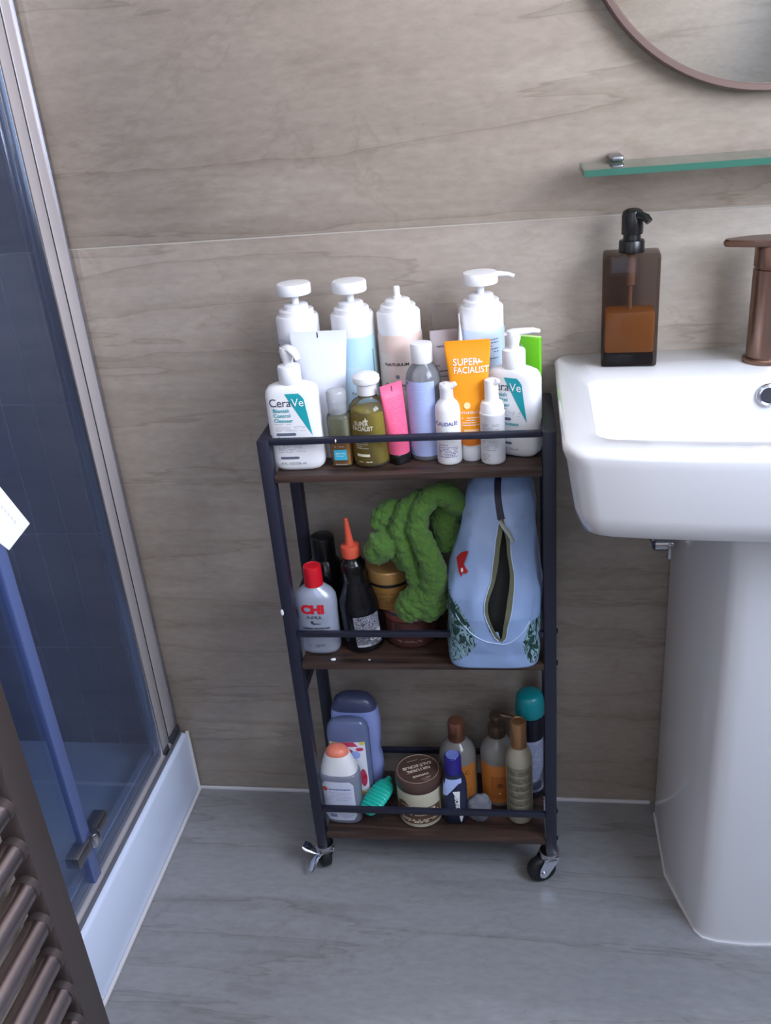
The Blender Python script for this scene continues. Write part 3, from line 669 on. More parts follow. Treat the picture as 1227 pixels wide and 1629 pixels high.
def h2(t):
    h = obj('pump_head', loft([(.0098, .0915), (.0098, .118), (.0092, .1205), (.006, .122)], 28), WHITE, t)
    obj('spout', tube([(0, -.003, .116), (.007, -.006, .118), (.010, -.008, .121)], [.0055, .0045, .0035], 12), WHITE, h)
mini('small white foaming pump bottle with fine grey print beside the orange tube', .3335, .0350, s2, h2, [('fine_print', GREYINK, lambda S: join(print_rows(S, -.014, .010, .052, .0615, 4, .0006), print_rows(S, -.014, .008, .0215, .037, 5, .0006), print_rows(S, -.014, -.004, .006, .017, 4, .0006)))])

# ================================================================== MIDDLE SHELF
def at2(x, y): return at(x, y, S2)
t = thing('hair_treatment_bottle', 'silver grey oval hair treatment bottle with red cap', 'bottle', at2(.0450, .0460))
s = [(0, .026, .017, 2.6), (.002, .030, .020, 2.6), (.008, .0325, .0218, 2.6), (.085, .0335, .0222, 2.6), (.100, .0325, .0215, 2.5), (.109, .028, .0195, 2.3), (.115, .021, .0165, 2.1), (.119, .0155, .015, 2), (.121, .0145, .0145, 2)]
b = obj('body', loft(s, 56), mat('pearl_silver', (166, 172, 190), .3, .25), t, sharp=60); S = Surf(s)
obj('cap', loft([(.0142, .1195), (.0150, .1205), (.0146, .150), (.0136, .1535), (.011, .1545), (.010, .1535), (.002, .1535)], 40), mat('red_plastic', (196, 20, 36), .35), t)
obj('lettering', words(S, 'CHI', -.002, .0790, .0205, .0013, sx=1.08), REDINK, b)
obj('lettering', words(S, 'INFRA', -.001, .0685, .0082, 0, sx=1.1), INK, b)
obj('lettering', words(S, 'THERMAL PROTECTIVE', .0, .0495, .0042, .0002), INK, b)
obj('lettering', words(S, 'TREATMENT', .0, .0425, .0062, .0003), INK, b)
obj('fine_print', print_rows(S, -.014, .012, .015, .021, 3, .0008), INK, b)
obj('leaf_mark', join(ellipse(S, -.005, .0625, .0022, .0028), ellipse(S, -.002, .0595, .003, .0014), words(S, 'ORO', .004, .0580, .0042, .0001)), INK, b)
t = thing('black_bottle', 'glossy black bottle standing behind the red-capped silver bottle', 'bottle', at2(.0520, .1080))
obj('body', loft([(.028, 0), (.030, .002), (.030, .112), (.027, .124), (.0205, .134), (.0190, .136)], 40), mat('glossy_black', (12, 12, 14), .2), t, sharp=60)
obj('cap', loft([(.0195, .1355), (.0195, .169), (.0185, .1735), (.015, .1755)], 36), BLACKP, t)
t = thing('applicator_bottle', 'black glossy bottle with orange pointed nozzle and speckled label', 'bottle', at(.1150, .0590, S2+.0014), math.radians(10), None, (0, math.radians(-2.6)))
s = [(0, .029, .029), (.002, .0315, .0315), (.006, .0325, .0325), (.078, .0325, .0325), (.088, .031, .031), (.117, .0205, .0205), (.121, .0195, .0195)]
b = obj('body', loft(s, 48), mat('smoky_black', (13, 13, 18), .2), t, sharp=60); S = Surf(s)
obj('neck_collar', loft([(.0196, .121), (.0200, .122), (.0198, .150), (.0178, .153), (.0155, .156), (.0140, .162)], 36), mat('glossy_black', (12, 12, 14), .2), t)
nz = obj('nozzle_cap', loft([(.0135, .162), (.0148, .1635), (.0152, .178), (.0142, .1815), (.0075, .1835), (.0062, .190), (.0042, .215), (.0030, .2265), (.0020, .2275)], 32), mat('coral_orange', (206, 84, 60), .4), t)
def speck():
    m = mat('speckled_label', (150, 150, 164), .5); nt = m.node_tree; b_ = nt.nodes['Principled BSDF']
    n = nt.nodes.new('ShaderNodeTexNoise'); n.inputs['Scale'].default_value = 900; r = nt.nodes.new('ShaderNodeValToRGB'); r.color_ramp.elements[0].position = .46; r.color_ramp.elements[0].color = lin(28, 28, 38); r.color_ramp.elements[1].position = .56; r.color_ramp.elements[1].color = lin(176, 176, 190)
    tc = nt.nodes.new('ShaderNodeTexCoord'); nt.links.new(tc.outputs['Object'], n.inputs[0]); nt.links.new(n.outputs['Fac'], r.inputs[0]); nt.links.new(r.outputs[0], b_.inputs['Base Color']); return m
l = obj('label', patch(S, -.012, .0275, .012, .068, 8, 16), speck(), t)
obj('lettering', words(S, 'CU', .0165, .0225, .0085, .0004, off=.0009), WINK, l)
for q in ((-.011, .010, .0125, .0165), (.022, .0275, .016, .040)): obj('white_bar', patch(S, *q, 2, off=.0008), mat('grey_white_ink', (190, 190, 196), .5), l)
# jars
t = thing('glass_jar', 'low pinkish brown clear jar under the gold jar', 'jar', at2(.1900, .0850))
s = [(.040, 0), (.0435, .002), (.045, .006), (.0445, .044), (.042, .050)]
b = obj('body', loft(s, 48), clear('rose_brown_jar', (190, 130, 124), .6, (128, 82, 78), .1, 1), t, sharp=60); S = Surf(s)
obj('lid', loft([(.0445, .0502), (.045, .052), (.045, .066), (.0435, .0675)], 48), mat('rust_lid', (132, 70, 56), .4), t)
obj('lid_rim', loft([(.0452, .0605), (.0456, .061), (.0456, .0645), (.0452, .065)], 48, cap=False), mat('dark_teal_rim', (30, 62, 70), .4), t)
obj('fine_print', join(print_rows(S, -.02, .02, .012, .017, 2, .0008)), mat('rose_print', (176, 140, 140), .5), b)
t = thing('gold_jar', 'gold round jar with black band on top of the low brown jar', 'jar', at(.1600, .0860, S2+.0679))
s = [(.031, .0), (.0345, .0), (.0345, .004), (.036, .006), (.0370, .040)]
b = obj('body', loft(s[1:], 48), mat('gold_paint', (160, 118, 62), .35, .5), t, sharp=50); S = Surf(s[1:])
obj('black_band', loft([(.0355, .0402), (.0355, .046)], 48), BLACKP, t)
obj('lid', loft([(.0372, .0462), (.0374, .047), (.0374, .064), (.036, .0665), (.033, .0675)], 48), mat('gold_lid', (172, 132, 80), .3, .5), t)
obj('lettering', join(print_rows(S, -.016, .012, .028, .031, 1, .0024), print_rows(S, -.020, .018, .012, .023, 4, .0012)), mat('dark_gold_print', (104, 74, 34), .5), b)
obj('white_sticker', patch(S, .024, .0285, .012, .024, 2), WINK, b)
# ---- green plush headband
def lp(x, z, y): return Vector((x, y, z))
pb = bmesh.new()
strands = [
    ([(.279, .245, .055), (.262, .270, .050), (.240, .268, .046), (.222, .246, .040), (.217, .220, .034), (.226, .196, .028), (.236, .170, .022), (.240, .142, .026), (.234, .118, .030), (.222, .098, .033)], [.015, .019, .0165, .0155, .0155, .0165, .018, .020, .021, .022]),
    ([(.224, .262, .060), (.198, .246, .050), (.187, .218, .042), (.194, .190, .038), (.203, .160, .036), (.210, .130, .036)], [.013, .014, .0135, .014, .014, .014]),
    ([(.190, .240, .066), (.176, .242, .062), (.162, .230, .058), (.156, .220, .056)], [.014, .015, .017, .014]),
    ([(.186, .205, .056), (.174, .198, .050), (.162, .188, .046), (.150, .176, .046)], [.014, .019, .025, .021]),
    ([(.176, .196, .056), (.184, .172, .054), (.190, .150, .054)], [.016, .0165, .013]),
    ([(.222, .112, .038), (.204, .090, .038), (.194, .079, .038)], [.022, .026, .024]),
    ([(.236, .110, .038), (.229, .088, .038), (.222, .077, .038)], [.021, .025, .022]),
    ([(.268, .246, .078), (.256, .216, .076), (.256, .176, .070)], [.022, .024, .018])]
for pts, rad in strands:
    P = [lp(*p) for p in pts]; Q = []; RR = []
    for i in range(len(P)-1):
        for k in range(5):
            tt = k/5; Q.append(P[i].lerp(P[i+1], tt)); RR.append(rad[i]+(rad[i+1]-rad[i])*tt)
    Q.append(P[-1]); RR.append(rad[-1])
    RR = [q*(.96+.10*abs(math.sin(i*.72))) for i, q in enumerate(RR)]
    e0 = (Q[0]-Q[1]).normalized(); e1 = (Q[-1]-Q[-2]).normalized()
    Q = [Q[0]+e0*RR[0]*.8, Q[0]+e0*RR[0]*.5]+Q+[Q[-1]+e1*RR[-1]*.5, Q[-1]+e1*RR[-1]*.8]; RR = [RR[0]*.25, RR[0]*.8]+RR+[RR[-1]*.8, RR[-1]*.25]
    tube(Q, RR, 18, bm=pb)
def plush():
    m = mat('green_plush', (74, 112, 42), .95, sheen=.15, bump=.0, var=.25, vscale=60); nt = m.node_tree; b_ = nt.nodes['Principled BSDF']
    tc = nt.nodes.new('ShaderNodeTexCoord'); v = nt.nodes.new('ShaderNodeTexNoise'); v.inputs['Scale'].default_value = 420; v.inputs['Detail'].default_value = 5
    nt.links.new(tc.outputs['Object'], v.inputs[0]); bp = nt.nodes.new('ShaderNodeBump'); bp.inputs['Strength'].default_value = .7; bp.inputs['Distance'].default_value = .003
    nt.links.new(v.outputs['Fac'], bp.inputs['Height']); nt.links.new(bp.outputs[0], b_.inputs['Normal']); return m
hb = obj('plush_headband', pb, plush()); hb.location = at2(0, 0); hb.rotation_euler.z = TH
tag(hb, 'crumpled green plush headband draped over the jars beside the bag', 'headband')
md = hb.modifiers.new('fuse', 'REMESH'); md.mode = 'VOXEL'; md.voxel_size = .0017; md.use_smooth_shade = True
tx = bpy.data.textures.new('plush_folds', 'CLOUDS'); tx.noise_scale = .0085; tx.noise_depth = 2
md2 = hb.modifiers.new('folds', 'DISPLACE'); md2.texture = tx; md2.strength = .007; md2.mid_level = .5; md2.texture_coords = 'LOCAL'

# ---- toiletry bag
BAGX, BAGY = .325, .050
bg = thing('toiletry_bag', 'pale blue fabric toiletry bag with half-open zip and jungle print sides', 'bag', at2(BAGX, BAGY), TH)
sec = [(0, .064, .060, 5), (.003, .069, .064, 5), (.03, .071, .069, 4.2), (.06, .071, .076, 3.6, .001, -.002), (.10, .071, .078, 3.2, .003, -.004), (.13, .070, .074, 3.0, .004, -.002), (.16, .065, .068, 2.8, .006, .002),
       (.20, .060, .060, 2.6, .010, .008), (.245, .056, .050, 2.6, .013, .014), (.275, .049, .042, 2.6, .014, .019), (.292, .036, .03, 2.6, .014, .022), (.300, .018, .014, 2.4, .014, .024)]
SB = Surf(sec)
def zipw(z):   # half width of the zip opening
    if z < .062 or z > .245: return -1
    k = (z-.062)/.183; return .0140*math.sin(PI*min(1, k*1.02)**.75)**.7 if k < .98 else .001
def zipx(z): return .010+.006*(z-.06)/.18
def nvec(v): return Vector((noise.noise(v+Vector((9.3, 1.7, 4.1))), noise.noise(v+Vector((2.6, 7.9, 5.5))), noise.noise(v+Vector((6.2, 3.3, 8.8)))))
def wrinkle(v):
    q = nvec(Vector((v[0]*26, v[1]*26, v[2]*15)))*.0066+nvec(Vector((v[0]*60+5, v[1]*60, v[2]*40)))*.0013
    q = q+nvec(Vector((v[0]*13+2, v[1]*13, v[2]*11+3)))*.007
    fz = min(1, v[2]/.03); return Vector(v)+Vector((q.x, q.y, q.z*.4))*fz
class Wr:
    def __call__(s, x, z, off=.0004): p = SB(x, z, 0); q = wrinkle(p); return (q.x, q.y-off-.0006, q.z)
WB = Wr()
LIM = [(.008, -.064), (.03, -.042), (.05, -.030), (.075, -.027), (.10, -.036), (.12, -.047), (.14, -.062), (.15, -.075)]
NS, NZ = 150, 130; V = []; U = []; body = []; sideL = []; sideR = []
for j in range(NZ+1):
    z = .300*j/NZ; zz, a, b_, n_, cx, cy = SB.at(z)
    for i in range(NS):
        x, y = sup(2*PI*i/NS, a, b_, n_); U.append(Vector((x+cx, y+cy, z))); V.append(tuple(wrinkle((x+cx, y+cy, z))))
for j in range(NZ):
    for i in range(NS):
        q = (j*NS+i, j*NS+(i+1) % NS, (j+1)*NS+(i+1) % NS, (j+1)*NS+i)
        c = sum((U[k] for k in q), Vector())/4; front = c.y < SB.at(c.z)[5]-.01
        if front and abs(c.x-zipx(c.z)) < zipw(c.z): continue
        lim = -.2
        for (za, la), (zb, lb_) in zip(LIM, LIM[1:]):
            if za <= c.z < zb: lim = la+(lb_-la)*(c.z-za)/(zb-za)
        if c.x < lim and c.z > .006: sideL.append(q)
        elif c.x > .049+.25*max(0, c.z-.055)+.3*max(0, .03-c.z) and .01 < c.z < .09: sideR.append(q)
        else: body.append(q)
body.append(tuple(range(NS))[::-1]); body.append(tuple(NZ*NS+i for i in range(NS)))
def bagmat():
    m = mat('pale_blue_coated_cloth', (140, 165, 206), .42, var=.08, vscale=14); nt = m.node_tree; b_ = nt.nodes['Principled BSDF']
    src = b_.inputs['Base Color'].links[0].from_socket
    tc = nt.nodes.new('ShaderNodeTexCoord'); n = nt.nodes.new('ShaderNodeTexNoise'); n.inputs['Scale'].default_value = 24; n.inputs['Detail'].default_value = 3; nt.links.new(tc.outputs['Object'], n.inputs[0])
    r = nt.nodes.new('ShaderNodeValToRGB'); r.color_ramp.elements[0].position = .62; r.color_ramp.elements[0].color = (0, 0, 0, 1); r.color_ramp.elements[1].position = .78; r.color_ramp.elements[1].color = (.6, .6, .6, 1)
    nt.links.new(n.outputs['Fac'], r.inputs[0]); mx = nt.nodes.new('ShaderNodeMix'); mx.data_type = 'RGBA'; nt.links.new(r.outputs[0], mx.inputs[0]); nt.links.new(src, mx.inputs[6]); mx.inputs[7].default_value = lin(120, 120, 112)
    nt.links.new(mx.outputs[2], b_.inputs['Base Color']); return m
BAGM = bagmat()
def jungle():
    m = mat('jungle_print_cloth', (120, 160, 165), .5); nt = m.node_tree; b_ = nt.nodes['Principled BSDF']
    tc = nt.nodes.new('ShaderNodeTexCoord'); mp = nt.nodes.new('ShaderNodeMapping'); mp.inputs['Rotation'].default_value = (.5, .9, .3); mp.inputs['Scale'].default_value = (.7, .7, .3); nt.links.new(tc.outputs['Object'], mp.inputs[0])
    wv = nt.nodes.new('ShaderNodeTexNoise'); wv.inputs['Scale'].default_value = 130; wv.inputs['Distortion'].default_value = 2.2; wv.inputs['Detail'].default_value = 2; nt.links.new(mp.outputs[0], wv.inputs[0])
    r = nt.nodes.new('ShaderNodeValToRGB'); e = r.color_ramp.elements; r.color_ramp.interpolation = 'CONSTANT'
    for _ in range(3): e.new(.5)
    for el, (p, c) in zip(e, ((0, lin(22, 44, 42)), (.40, lin(44, 86, 70)), (.45, lin(134, 168, 182)), (.58, lin(26, 48, 50)), (.64, lin(150, 178, 190)))): el.position = p; el.color = c
    nt.links.new(wv.outputs['Fac'], r.inputs[0]); nt.links.new(r.outputs[0], b_.inputs['Base Color']); return m
JM = jungle()
obj('body', (V, body), BAGM, bg, sharp=80)
for q in (sideL, sideR): obj('side_panel', (V, q), JM, bg, sharp=80)
OLIVE = mat('olive_zip_tape', (92, 96, 74), .7); ZIPB = mat('navy_zip', (26, 28, 48), .6); SEAM = mat('pale_piping', (190, 208, 235), .5)
zs = [.062+.183*i/40 for i in range(41)]
for sgn in (-1, 1):
    obj('zip_tape', strip(WB, [(z, zipx(z)+sgn*max(0, zipw(z))-.0034, zipx(z)+sgn*max(0, zipw(z))+.0030) for z in zs], 2, .0008), OLIVE, bg)
    obj('piping', tube([WB(zipx(z)+sgn*(max(0, zipw(z))+.0034), z, .0010) for z in zs], .0007, 6), SEAM, bg)
obj('closed_zip', strip(WB, [(z, zipx(z)-.0048, zipx(z)+.0048) for z in [.243+.055*i/16 for i in range(17)]], 4, .0004), ZIPB, bg)
pu = obj('zip_puller', tube([WB(.014, .244, .003), WB(.018, .236, .005), WB(.024, .226, .0045), WB(.030, .214, .004)], [.003, .0045, .0045, .003], 10, flat=.35), mat('white_print_pull', (150, 160, 160), .5), bg)
obj('seam', tube([WB(x, .056+.05*abs((x-.008)/.060)**2.2, .0003) for x in [-.052+.112*i/50 for i in range(51)]], .0008, 6), SEAM, bg)
inner = loft([(.045, .030, .030, 2.6, .010, -.036), (.1, .034, .032, 2.6, .010, -.034), (.18, .030, .028, 2.4, .012, -.018), (.235, .020, .018, 2, .013, -.006)], 24)
obj('lining', inner, mat('dark_lining', (26, 28, 26), .8), bg)
RED = mat('parrot_red', (170, 28, 36), .5); LEAF = mat('leaf_green_print', (34, 66, 58), .5)
obj('parrot_print', polyfan(WB, [(-.0500, .180), (-.0440, .190), (-.0340, .1965), (-.0285, .1975), (-.0340, .1910), (-.0385, .1830), (-.0400, .1780), (-.0370, .1720), (-.0330, .1680), (-.0370, .1640), (-.0400, .1660), (-.0430, .1590), (-.0460, .1640), (-.0490, .1720)], .0018), RED, bg)
obj('parrot_print', polyfan(WB, [(-.0440, .170), (-.0410, .172), (-.0395, .168), (-.0425, .165)], .0022), WINK, bg)
lf = []
for x, z, L, a in ((-.058, .118, .026, 1.75), (-.050, .104, .028, 2.4), (-.046, .092, .022, .3), (-.054, .074, .020, 1.0), (-.046, .062, .018, 4.2), (.060, .058, .016, 1.2), (.063, .042, .014, 2.0)):
    pts = []
    for i in range(12):
        tt = 2*PI*i/12; px, pz = L/2*math.cos(tt), L*.22*math.sin(tt); pts.append((x+px*math.cos(a)-pz*math.sin(a), z+px*math.sin(a)+pz*math.cos(a)))
    lf.append(polyfan(WB, pts, .0009))
for q in lf: obj('leaf_print', q, LEAF, bg)

# ================================================================== BOTTOM SHELF
def at3(x, y): return at(x, y, S3)
LAV = mat('lavender_bottle', (140, 152, 206), .3)
t = thing('shower_gel_bottle', 'lavender blue waisted shower gel bottle at the back left', 'bottle', at3(.0690, .1220))
s = [(0, .038, .018, 3), (.003, .041, .021, 3), (.05, .043, .023, 3), (.075, .0425, .0225, 3), (.096, .039, .0205, 3), (.115, .0425, .0225, 3), (.15, .0445, .0235, 3), (.175, .043, .0228, 3), (.186, .041, .0215, 3)]
obj('body', loft(s, 56), LAV, t, sharp=70)
obj('cap', loft([(.186, .041, .0215, 3), (.193, .039, .0205, 3), (.203, .034, .018, 2.8), (.210, .026, .014, 2.5), (.2135, .014, .008, 2)], 56), mat('slate_blue_cap', (62, 68, 96), .35), t, sharp=60)
t = thing('floral_bottle', 'clear flat bottle with white and pink floral label', 'bottle', at3(.0620, .0800), math.radians(2))
s = [(0, .033, .012, 3.6), (.002, .036, .014, 3.6), (.08, .0370, .0145, 3.6), (.165, .0375, .0145, 3.6), (.178, .035, .013, 3.4), (.187, .029, .011, 3), (.190, .022, .009, 2.6)]
obj('body', loft(s, 56), clear('blueish_clear_bottle', (210, 218, 240), .65, (150, 164, 210), .08, 1), t, sharp=70); S = Surf(s)
l = obj('label', patch(S, -.033, .030, .020, .150, 10, 18), mat('white_label', (226, 226, 236), .5), t)
MAG = mat('magenta_print', (196, 60, 96), .5)
for q in (strip(S, [(.140+i*.0025, -.031+.003*i, .018-.002*i) for i in range(5)], 8, .0007), strip(S, [(.118+i*.004, -.012+i*-.001+.006*math.sin(i), .017-.003*i) for i in range(5)], 6, .0007),
    ellipse(S, .022, .070, .006, .020, .0008), ellipse(S, .020, .134, .007, .004, .0008)): obj('petal_print', q, MAG, l)
obj('petal_print', join(ellipse(S, .012, .122, .0085, .0085, .0009)), mat('soft_blue_print', (156, 172, 230), .5), l)
for q in (ellipse(S, -.028, .146, .003, .006, .0009), ellipse(S, .025, .147, .005, .004, .0009), ellipse(S, .016, .036, .006, .006, .0009)): obj('petal_print', q, mat('yellow_print', (208, 196, 84), .5), l)
obj('petal_print', join(ellipse(S, .024, .072, .003, .005, .0011)), REDINK, l)
obj('lettering', print_rows(S, .004, .010, .080, .104, 4, .0022, .0009), INK, l)
t = thing('baby_bath_bottle', 'clear bottle with coral button cap and white shoulders in front left corner', 'bottle', at3(.0475, .0420), math.radians(-2))
s = [(0, .027, .015, 3), (.002, .031, .018, 3), (.008, .034, .0205, 3), (.06, .0355, .0215, 3), (.100, .0365, .022, 3), (.108, .0355, .0215, 3), (.111, .033, .0205, 2.8)]
obj('body', loft(s, 56), clear('milky_clear_bottle', (220, 224, 236), .72, (178, 184, 206), .08, 1), t, sharp=70); S = Surf(s)
obj('shoulder_cap', loft([(.1112, .0325, .0205, 2.6), (.118, .0315, .020, 2.5), (.130, .028, .0185, 2.4), (.143, .0235, .017, 2.2), (.148, .021, .0165, 2.1)], 48), WHITE, t, sharp=60)
obj('button', loft([(.1482, .0205, .016, 2.1), (.153, .0195, .0155, 2.1), (.158, .016, .013, 2.1), (.161, .010, .009, 2), (.162, .003, .003, 2)], 40), mat('coral_button', (228, 128, 104), .4), t)
l = obj('label', patch(S, -.029, .027, .012, .100, 10, 18, rc=.006), mat('pale_grey_label', (204, 208, 226), .5), t)
obj('round_logo', ellipse(S, -.024, .083, .0048, .0048, .0009), mat('brick_red_ink', (196, 84, 66), .5), l)
obj('fine_print', join(print_rows(S, -.017, .022, .081, .0855, 1, .0032, .0008), print_rows(S, -.018, .022, .062, .078, 5, .0006, .0008), print_rows(S, -.025, .016, .058, .061, 1, .0007, .0008), print_rows(S, .0, .022, .016, .026, 4, .0006, .0008),
    patch(S, -.020, -.008, .019, .026, 2, off=.0008)), mat('blue_grey_ink', (120, 130, 170), .6), l)
# ---- hair brush
hbsh = thing('hair_brush', 'teal ridged hair brush lying bristles down against the cocoa jar', 'hairbrush', at3(.1150, .052), math.radians(-28), None, (math.radians(14), 0))
TEALP = mat('teal_plastic', (28, 178, 158), .3)
hs = []
bh = bmesh.new(); rows = []
for i in range(29):
    k = i/28; y = -.036+.078*k; wd = .0215*max(.05, 1-abs(2*k-.9)**3.2)**.5 if k < .95 else .0215*max(.05, 1-abs(2*k-.9)**3.2)**.5
    rp = .0012*math.sin(i*PI*.78) if 3 < i < 26 else 0
    rows.append([bh.verts.new((wd*math.cos(a), y, .050+rp+.009*math.sin(a)*(1 if math.sin(a) > 0 else .35))) for a in [2*PI*q/20 for q in range(20)]])
for A, B in zip(rows, rows[1:]):
    for q in range(20): bh.faces.new((A[q], A[(q+1) % 20], B[(q+1) % 20], B[q]))
bh.faces.new(rows[0]); bh.faces.new(rows[-1][::-1])
obj('head', bh, TEALP, hbsh, sharp=70)
rid = bmesh.new()
for i in range(9):
    y = -.020+i*.0068; k = (y+.036)/.078; wd = .019*max(.05, 1-abs(2*k-.9)**3.2)**.5
    tube([(-wd*math.cos(PI*q/10)*-1, y-.004*math.sin(PI*q/10), .0505+.0093*math.sin(PI*q/10)) for q in range(1, 10)], .0011, 6, bm=rid)
rd_ = obj('ridges', rid, TEALP, hbsh)
br = bmesh.new()
for i in range(7):
    for j in range(9):
        x = (i-3)*.0052; y = -.028+j*.0072
        if abs(x) < .019*max(.05, 1-abs(2*((y+.036)/.078)-.9)**3.2)**.5: tube([(x, y, .049), (x*1.15, y, .024)], [.0006, .0007], 5, bm=br)
bb = obj('bristles', br, BLACKP, hbsh)
obj('cushion', box(-.014, .014, -.026, .030, .0455, .049, .001), BLACKP, hbsh)
# ---- cocoa jar
t = thing('cocoa_scrub_jar', 'round cream and brown cocoa scrub jar with printed brown lid', 'jar', at3(.1835, .0585))
s = [(.036, 0), (.039, .002), (.040, .006), (.040, .076)]
b = obj('body', loft(s, 56), mat('cream_plastic', (196, 190, 166), .4), t); S = Surf(s)
obj('lid', loft([(.0405, .0765), (.0412, .078), (.0412, .096), (.0400, .0985), (.038, .0992)], 56), mat('cocoa_brown', (78, 57, 50), .4), t)
l = obj('label', strip(S, [(.010+.036*i/10, -.0385, .0385) for i in range(11)], 24), mat('brown_wrap', (96, 68, 52), .5), t)
obj('wrap_edge', strip(S, [(.046, -.0385, .0385)]+[(.046+.010*i/4, -.0385*(1-i/4*.25), -.012-.01*i/4) for i in range(1, 5)], 10), mat('brown_wrap', (96, 68, 52), .5), l)
CREAMI = mat('cream_lettering', (222, 206, 178), .5)
obj('lettering', join(words(S, 'cocoa', .016, .0385, .0115, .0003, off=.0009), print_rows(S, -.030, .034, .0290, .036, 2, .0022, .0009), print_rows(S, -.030, .032, .013, .022, 3, .0020, .0009), words(S, '&', -.012, .0390, .009, .0002, off=.0009)), CREAMI, l)
def lidtop(x, z, off=0): return (x, z, .0993+off)
lt = obj('lid_print', join(*[words(lidtop, w_, xx, zz, sz, .0002, 'CENTER', math.radians(205), .0002) for w_, xx, zz, sz in (('coconut', .006, -.014, .0088), ('NATURAL', .0, .0005, .0095), ('SALT SCRUB', -.004, .0105, .0095))]), CREAMI, t)
rv = [(.0365*math.cos(2*PI*i/60), .0365*math.sin(2*PI*i/60), .0996) for i in range(61)]
obj('lid_ring', tube(rv, .0005, 5, cap=False), mat('worn_cream', (170, 150, 130), .6), t)
obj('lid_fine_print', join(*[([(a+x*ca-z*sa, b2+x*sa+z*ca, .0995) for x, z in ((-L, -.0006), (L, -.0006), (L, .0006), (-L, .0006))], [(0, 1, 2, 3)]) for a, b2, L in ((-.012, .020, .010), (.008, .014, .016), (.0, -.006, .02), (.010, .026, .008), (.016, -.022, .008), (.018, -.026, .006), (.020, -.018, .005)) for ca, sa in ((math.cos(.436), math.sin(.436)),)]), mat('worn_cream', (170, 150, 130), .6), t)
# ---- dark blue bottle
t = thing('cleanser_bottle', 'dark blue flat bottle with purple flip cap beside the cocoa jar', 'bottle', at3(.2465, .0460), math.radians(8))
s = [(0, .017, .011, 3), (.002, .0195, .0135, 3), (.03, .0208, .0145, 3), (.07, .0218, .015, 3), (.086, .0212, .0145, 2.8), (.098, .018, .0135, 2.4), (.106, .0145, .013, 2.1), (.108, .0135, .013, 2)]
b = obj('body', loft(s, 48), mat('midnight_blue', (34, 40, 66), .35), t, sharp=60); S = Surf(s)
obj('shoulder_wrap', strip(S, [(.066+i*.034/8, -.0205+.0003*i, -.0205+.0003*i+.006+.0034*i if i < 6 else .0125) for i in range(9)], 8), mat('ice_blue_wrap', (168, 186, 232), .4), b)
obj('cap', loft([(.0138, .1078), (.0148, .109), (.0148, .138), (.0140, .142), (.0125, .1435)], 36), clear('violet_cap', (120, 110, 230), .75, (66, 56, 170), .1, 1), t)
obj('cap_top', loft([(.0115, .1436), (.0110, .1446), (.0090, .1442)], 30), mat('pale_violet', (110, 124, 190), .3), t)
obj('stripe', join(strip(S, [(.0745, -.0040, .0088), (.066, -.0010, .0085), (.060, .0045, .0080), (.030, .0062, .0068)], 3, .0006), strip(S, [(.004, .008, .0095), (.018, .0058, .013)], 3, .0006)), WINK, b)
obj('lettering', words(S, 'BIONOG', -.0010, .0640, .0098, .0004, 'LEFT', -PI/2+.05), WINK, b)
obj('swoosh_mark', words(S, 'A', .0085, .028, .012, .0002, 'LEFT', -.9), WINK, b)
# ---- pumice stone
pm = bmesh.new(); bmesh.ops.create_icosphere(pm, subdivisions=4, radius=1)
for v in pm.verts:
    n_ = noise.noise(v.co*1.7)*.16+noise.noise(v.co*7)*.05+noise.noise(v.co*17)*.03
    k = 1+n_; v.co = Vector((v.co.x*.0225*k, v.co.y*.016*k, max(-.0265, v.co.z*.029*k)))
ps = obj('pumice_stone', pm, mat('grey_pumice', (112, 112, 120), .95, bump=1.0, bscale=420, var=.35, vscale=260), sharp=180)
ps.location = cw(.2890, .0475, S3+.0268); ps.rotation_euler = (0, .0, .2)
tag(ps, 'rough grey pumice stone between the dark blue and beige bottles', 'pumice stone')
# ---- orange label lotion bottles
MILK = clear('milky_grey_bottle', (214, 210, 204), .75, (176, 172, 166), .12, 1)
OL = mat('amber_orange_label', (190, 118, 52), .45)
DINK = mat('brown_ink', (92, 52, 20), .6)
COPC = mat('copper_cap', (150, 100, 80), .3, .7)
t = thing('lotion_bottle', 'milky round bottle with copper screw cap and orange label', 'bottle', at3(.2500, .1130), 0, 'orange label bottles')
s = [(.031, 0), (.033, .002), (.0335, .006), (.0335, .088), (.032, .099), (.027, .110), (.020, .118), (.0155, .1215), (.0145, .1235)]
b = obj('body', loft(s, 52), MILK, t, sharp=60); S = Surf(s)
obj('cap', loft([(.0145, .1232), (.0152, .1242), (.0148, .160), (.0135, .1635), (.011, .1645)], 36), COPC, t)
l = obj('label', patch(S, -.022, .033, .012, .086, 8, 20), OL, t)
obj('lettering', join(words(S, 'C', .0185, .066, .012, .0001, rot=.2, off=.0008), words(S, 'C', .0145, .042, .010, .0001, rot=.2, off=.0008), print_rows(S, .008, .024, .02, .034, 3, .0007, .0008)), DINK, l)
obj('label_edge', strip(S, [(.012, .008, .0086), (.086, .008, .0086)], 2, .0007), DINK, l)
t = thing('lotion_bottle', 'milky round pump bottle with bronze pump and orange label', 'bottle', at3(.3215, .1050), 0, 'orange label bottles')
s = [(.0275, 0), (.0295, .002), (.030, .006), (.031, .102), (.0300, .113), (.0255, .124), (.019, .133), (.0150, .138), (.0145, .1405)]
b = obj('body', loft(s, 52), MILK, t, sharp=60); S = Surf(s)
BRZ = mat('dull_bronze', (96, 78, 64), .35, .6)
obj('collar', loft([(.0148, .1402), (.0155, .1412), (.0155, .158), (.0125, .160), (.0125, .164), (.0100, .165)], 36), BRZ, t)
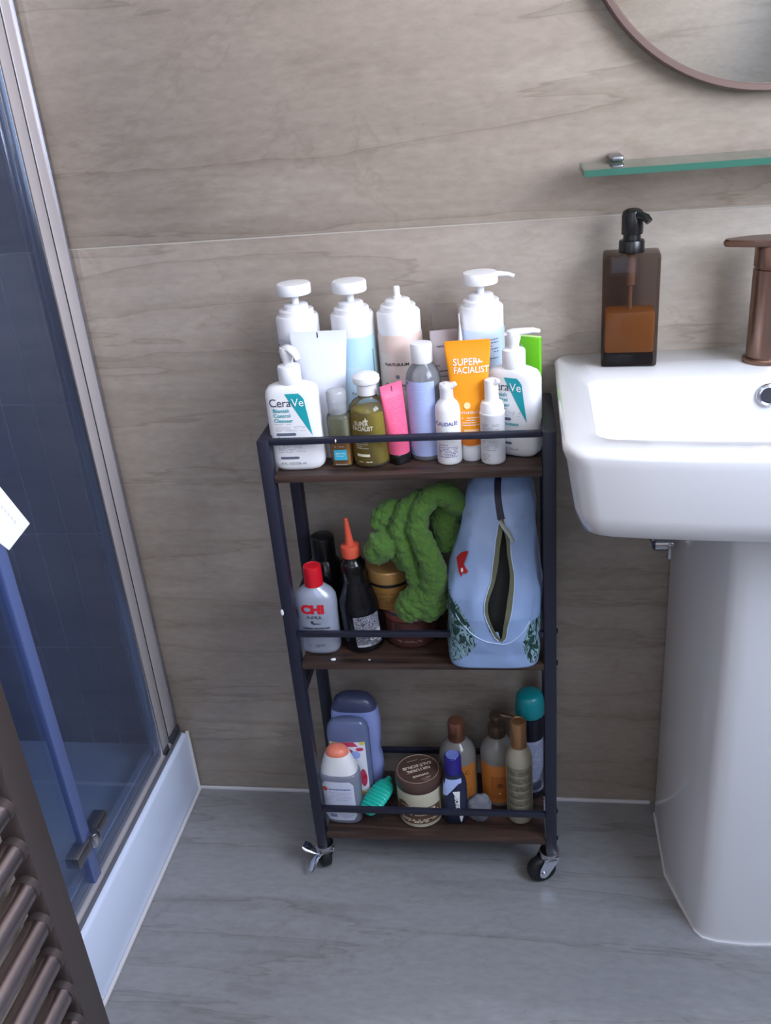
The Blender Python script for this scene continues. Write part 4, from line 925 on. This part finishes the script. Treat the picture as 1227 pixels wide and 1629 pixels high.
h = obj('pump_head', loft([(.0055, .165), (.0055, .176), (.0115, .1775), (.0125, .180), (.0115, .1845), (.006, .186)], 28), BRZ, t)
obj('spout', tube([(.006, 0, .1815), (.020, -.002, .181), (.032, -.004, .178)], [.006, .0045, .0035], 10), BRZ, h)
l = obj('label', patch(S, -.0290, .030, .010, .094, 8, 20), OL, t)
obj('label_frame', join(patch(S, -.012, .024, .020, .070, 4, 10, .0007)), mat('deep_amber', (168, 96, 40), .45), l)
obj('flower_mark', join(*[ellipse(S, .004+.0035*math.cos(a), .050+.0035*math.sin(a), .0024, .0014, .001) for a in (0, 1.26, 2.5, 3.77, 5.0)]), DINK, l)
obj('dot_mark', ellipse(S, .003, .033, .0016, .0016, .001), CREAMI, l)
obj('dip_tube', loft([(.003, .02), (.003, .14)], 10), mat('pale_tube', (190, 188, 182), .5), t)
t = thing('conditioner_bottle', 'slim beige bottle with gold cap and lined label beside right post', 'bottle', at3(.3590, .0555), math.radians(4))
s = [(.019, 0), (.0215, .002), (.0225, .006), (.0228, .128), (.0218, .139), (.0185, .148), (.0145, .155), (.0130, .158)]
b = obj('body', loft(s, 48), mat('beige_pearl', (150, 144, 124), .3), t, sharp=60); S = Surf(s)
obj('cap', loft([(.0132, .158), (.0138, .159), (.0138, .206), (.0130, .2095), (.010, .2105), (.009, .2095), (.002, .2095)], 36), mat('antique_gold_cap', (164, 122, 82), .3, .6), t)
l = obj('label', patch(S, -.0212, .0205, .022, .125, 10, 18), clear('clear_label', (200, 194, 172), .7, (172, 166, 144), .15, .8), t)
obj('fine_print', join(*[print_rows(S, -.017, .016, .026+k*.0165, .036+k*.0165, 4, .0008, .0009) for k in range(6)]), mat('dark_olive_ink', (66, 62, 50), .6), l)
obj('rule_line', join(*[strip(S, [(.0245+k*.0165, -.019, .018), (.0252+k*.0165, -.019, .018)], 8, .0009) for k in range(6)]), mat('cream_rule', (196, 188, 160), .5), l)
t = thing('spray_can', 'dark spray can with rounded teal cap in the back right corner', 'spray can', at3(.3795, .1220))
s = [(.0225, 0), (.0240, .002), (.0240, .004), (.0232, .006), (.0232, .164), (.0222, .172), (.0205, .178)]
b = obj('body', loft(s, 48), mat('black_can', (20, 20, 34), .3, .2), t); S = Surf(s)
obj('cap', loft([(.0243, .1755), (.0252, .177), (.0254, .188), (.0245, .202), (.0220, .214), (.0170, .2185), (.008, .2195)], 44), mat('teal_cap', (12, 128, 134), .35), t, sharp=60)
l = obj('label', patch(S, -.0225, .0225, .014, .128, 8, 22), mat('lavender_grey_label', (150, 154, 178), .45), t)
obj('fine_print', join(print_rows(S, -.018, .020, .045, .122, 26, .0008), patch(S, -.005, .018, .02, .038, 2, off=.0007)), mat('slate_print', (84, 88, 112), .6), l)

bpy.data.objects.remove(TO); bpy.data.curves.remove(TC)
